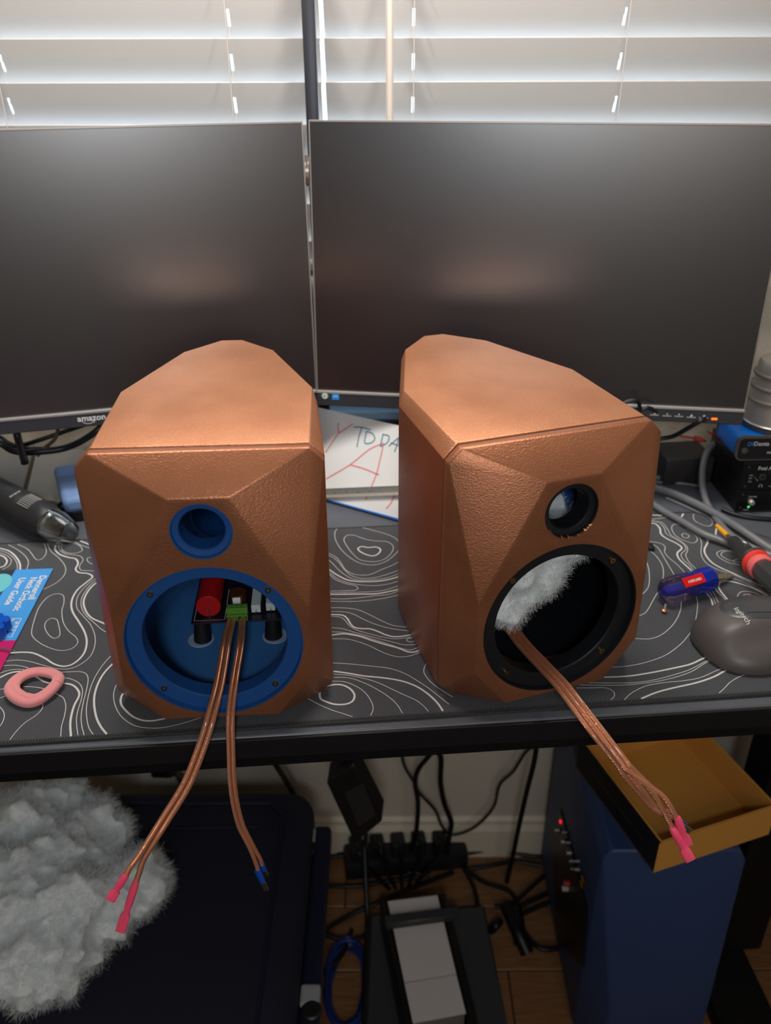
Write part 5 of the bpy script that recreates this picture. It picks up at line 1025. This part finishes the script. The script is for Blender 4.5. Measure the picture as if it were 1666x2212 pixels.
bm = B(); slab(bm, [Q(-.16, .17, .099), Q(1.3, .17, .099), Q(1.3, .25, .099), Q(-.16, .25, .099)], (0, 0, .016)); o = obj('cross_bar', bm, mat('bar_grey', (52, 54, 56), .45), pr_, world=True); o.modifiers.new('b', 'BEVEL').width = .002; smart(o)
pap = thing('paper_strip', 'folded strip of blank white paper lying in the floor printer', 'paper', tuple(Q(.5, .5, .095)))
pm_ = mat('label_paper', (214, 206, 202), .7)
bm = B(); slab(bm, [Q(0, 0, .0975), Q(1, 0, .0975), Q(1, .66, .0965), Q(0, .66, .0965)], (0, 0, -.0012)); obj('sheet', bm, pm_, pap, world=True)
bm = B(); slab(bm, [Q(0, .665, .0955), Q(1, .665, .0955), Q(1.0, .96, .0985), Q(0, .96, .0985)], (0, 0, -.0012)); obj('sheet', bm, pm_, pap, world=True)
obj('paper_stack', slab(B(), [Q(.02, .02, .029), Q(.98, .02, .029), Q(.98, .95, .029), Q(.02, .95, .029)], (0, 0, .063)), mat('paper_stack_side', (120, 112, 106), .8), pap, world=True)
obj('front_lip', box(B(), .03, .16, .742, .775, 0, .085, .004), dk, pr_, world=True)
obj('steel_latch', box(B(), .132, .142, .748, .79, .0855, .089, .001), M_SILVER, pr_, world=True)
# blue cabinet
cx0, cx1, cy0, cy1, ctz = .313, .522, .849, 1.185, .452
sub = thing('subwoofer_cabinet', 'tall faceted navy blue speaker cabinet on the floor under a cardboard tray', 'speaker', ((cx0+cx1)/2, 1.0, 0))
bl2 = mat('navy_cabinet_paint', (44, 64, 104), .5, bump=(700, .25, .0004))
bm = B(); H = ctz
back_ = [(cx0+.012, H), (cx0, H-.02), (cx0, .022), (cx0+.012, .008), (cx1-.012, .008), (cx1, .022), (cx1, H-.02), (cx1-.012, H)]
pan_ = [(.436, .252), (.348, .15), (.348, .06), (.372, .022), (.476, .022), (.500, .06), (.500, .15), (.456, .252)]
V0 = [bm.verts.new((x, cy1, z)) for x, z in back_]; V1 = [bm.verts.new((x, cy0, z)) for x, z in back_]; V2 = [bm.verts.new((x, cy0-.05, z)) for x, z in pan_]
for a_, b_ in ((V0, V1), (V1, V2)):
    for i in range(8): bm.faces.new((a_[i], a_[(i+1) % 8], b_[(i+1) % 8], b_[i]))
bm.faces.new(V0); bm.faces.new(V2[::-1]); o = obj('body', bm, bl2, sub, world=True); md = o.modifiers.new('b', 'BEVEL'); md.width = .003; md.segments = 2; smart(o)
for x in (cx0+.03, cx1-.03):
    for y in (cy0+.03, cy1-.04): bm = B(); lathe(bm, [(0, .007), (.009, .009)], (x, y, 0), (0, 0, 1), 12); obj('brass_foot', bm, M_BRASS, sub, world=True)
plm = mat('amp_plate_black', (12, 12, 13), .4)
P = [XP(x, y, cx0-.0008) for x, y in ((1212, 1748), (1270, 1960), (1262, 2090), (1205, 2030), (1196, 1830))]
bm = B(); slab(bm, P, (-.002, 0, 0)); apl = obj('amplifier_plate', bm, plm, sub, world=True)
bm = B(); lathe(bm, [(0, .0032), (.002, .0026), (.0026, 0)], XP(1212, 1775, cx0-.003), (-1, 0, 0), 14); obj('power_light', bm, mat('red_led', (255, 22, 40), .4, emit=1.6), apl, world=True)
kns = mat('knob_grey', (120, 112, 110), .35, .5)
for px, py, r in ((1208, 1793, .006), (1222, 1818, .007), (1234, 1842, .006), (1240, 1860, .004), (1252, 1860, .003), (1243, 1877, .003), (1252, 1878, .004), (1224, 1798, .003), (1232, 1820, .003)):
    bm = B(); lathe(bm, [(0, r), (.008, r*.85)], XP(px, py, cx0-.0028), (-1, 0, 0), 14); smart(obj('knob', bm, kns, apl, world=True))
for (px, py), m in (((1230, 1908), mat('rca_red', (150, 40, 26), .4)), ((1227, 1919), mat('rca_white', (170, 166, 160), .4))):
    p = XP(px, py, cx0-.0028); bm = B(); lathe(bm, [(0, .0055), (.010, .005)], p, (-1, 0, 0), 14); rc_ = obj('phono_socket', bm, m, apl, world=True)
    p2 = XP(px+33, py-1, cx0-.006); bm = B(); lathe(bm, [(0, .003), (.012, .003)], p2, (0, 1, 0), 10); obj('gold_plug', bm, M_BRASS, rc_, world=True)
# cardboard tray
bz0, bz1 = ctz+.0008, .512
c1_, c2_, c4_ = ZP(1425, 1822, bz1), ZP(1252, 1597, bz1), ZP(1662, 1722, bz1)
e1 = c2_-c1_; e2 = c4_-c1_; e2 = e2-e1.normalized()*e2.dot(e1.normalized())*1.0
c4_ = c1_+e2; c3_ = c2_+e2
tr = thing('cardboard_tray', 'open brown cardboard tray with one black printed side, on the blue cabinet', 'box', ((c1_.x+c3_.x)/2, (c1_.y+c3_.y)/2, bz0))
crd = mat('brown_cardboard', (206, 146, 64), .8, bump=(60, .2, .001), stretch=(1, 8, 1)); crk = mat('black_card_print', (20, 18, 18), .45)
E1, E2 = e1.normalized(), e2.normalized(); L1, L2 = e1.length, e2.length; th = .003; base = Vector((c1_.x, c1_.y, bz0))
def cbx(nm, a0, a1, b0, b1, z0, z1, m):
    bm = B(); slab(bm, [base+E1*a+E2*b+up*z0 for a, b in ((a0, b0), (a1, b0), (a1, b1), (a0, b1))], (0, 0, z1-z0)); return obj(nm, bm, m, tr, world=True)
hh = bz1-bz0
cbx('tray_floor', 0, L1, 0, L2, 0, th, crd)
cbx('side_wall', 0, L1, th, th*2, th, hh, crd); cbx('printed_side', 0, L1, 0, th*.95, 0, hh, crk)
cbx('side_wall', 0, L1, L2-th, L2, th, hh, crd); cbx('side_wall', 0, th, th*2, L2-th, th, hh, crd); cbx('side_wall', L1-th, L1, th*2, L2-th, th, hh, crd)
cbx('tan_face', -.0006, -.0001, 0, L2, 0, hh, crd)
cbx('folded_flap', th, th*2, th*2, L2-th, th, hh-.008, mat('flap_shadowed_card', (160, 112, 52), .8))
n2 = -E2; d_ = -E1
text(tr, 'handcrafted audio electronics since', mat('faint_tan_print', (110, 92, 70), .6), base+E1*(L1*.78)+up*.030-E2*.0001, -E1, up, width=L1*.62, height=.0026)
# right pile behind the desk leg
tagd(obj('computer_tower', box(B(), .78, .96, .86, 1.19, 0, .42, .006), mat('tower_black', (16, 15, 15), .45)), 'black computer tower on the floor behind the right desk leg', 'computer')
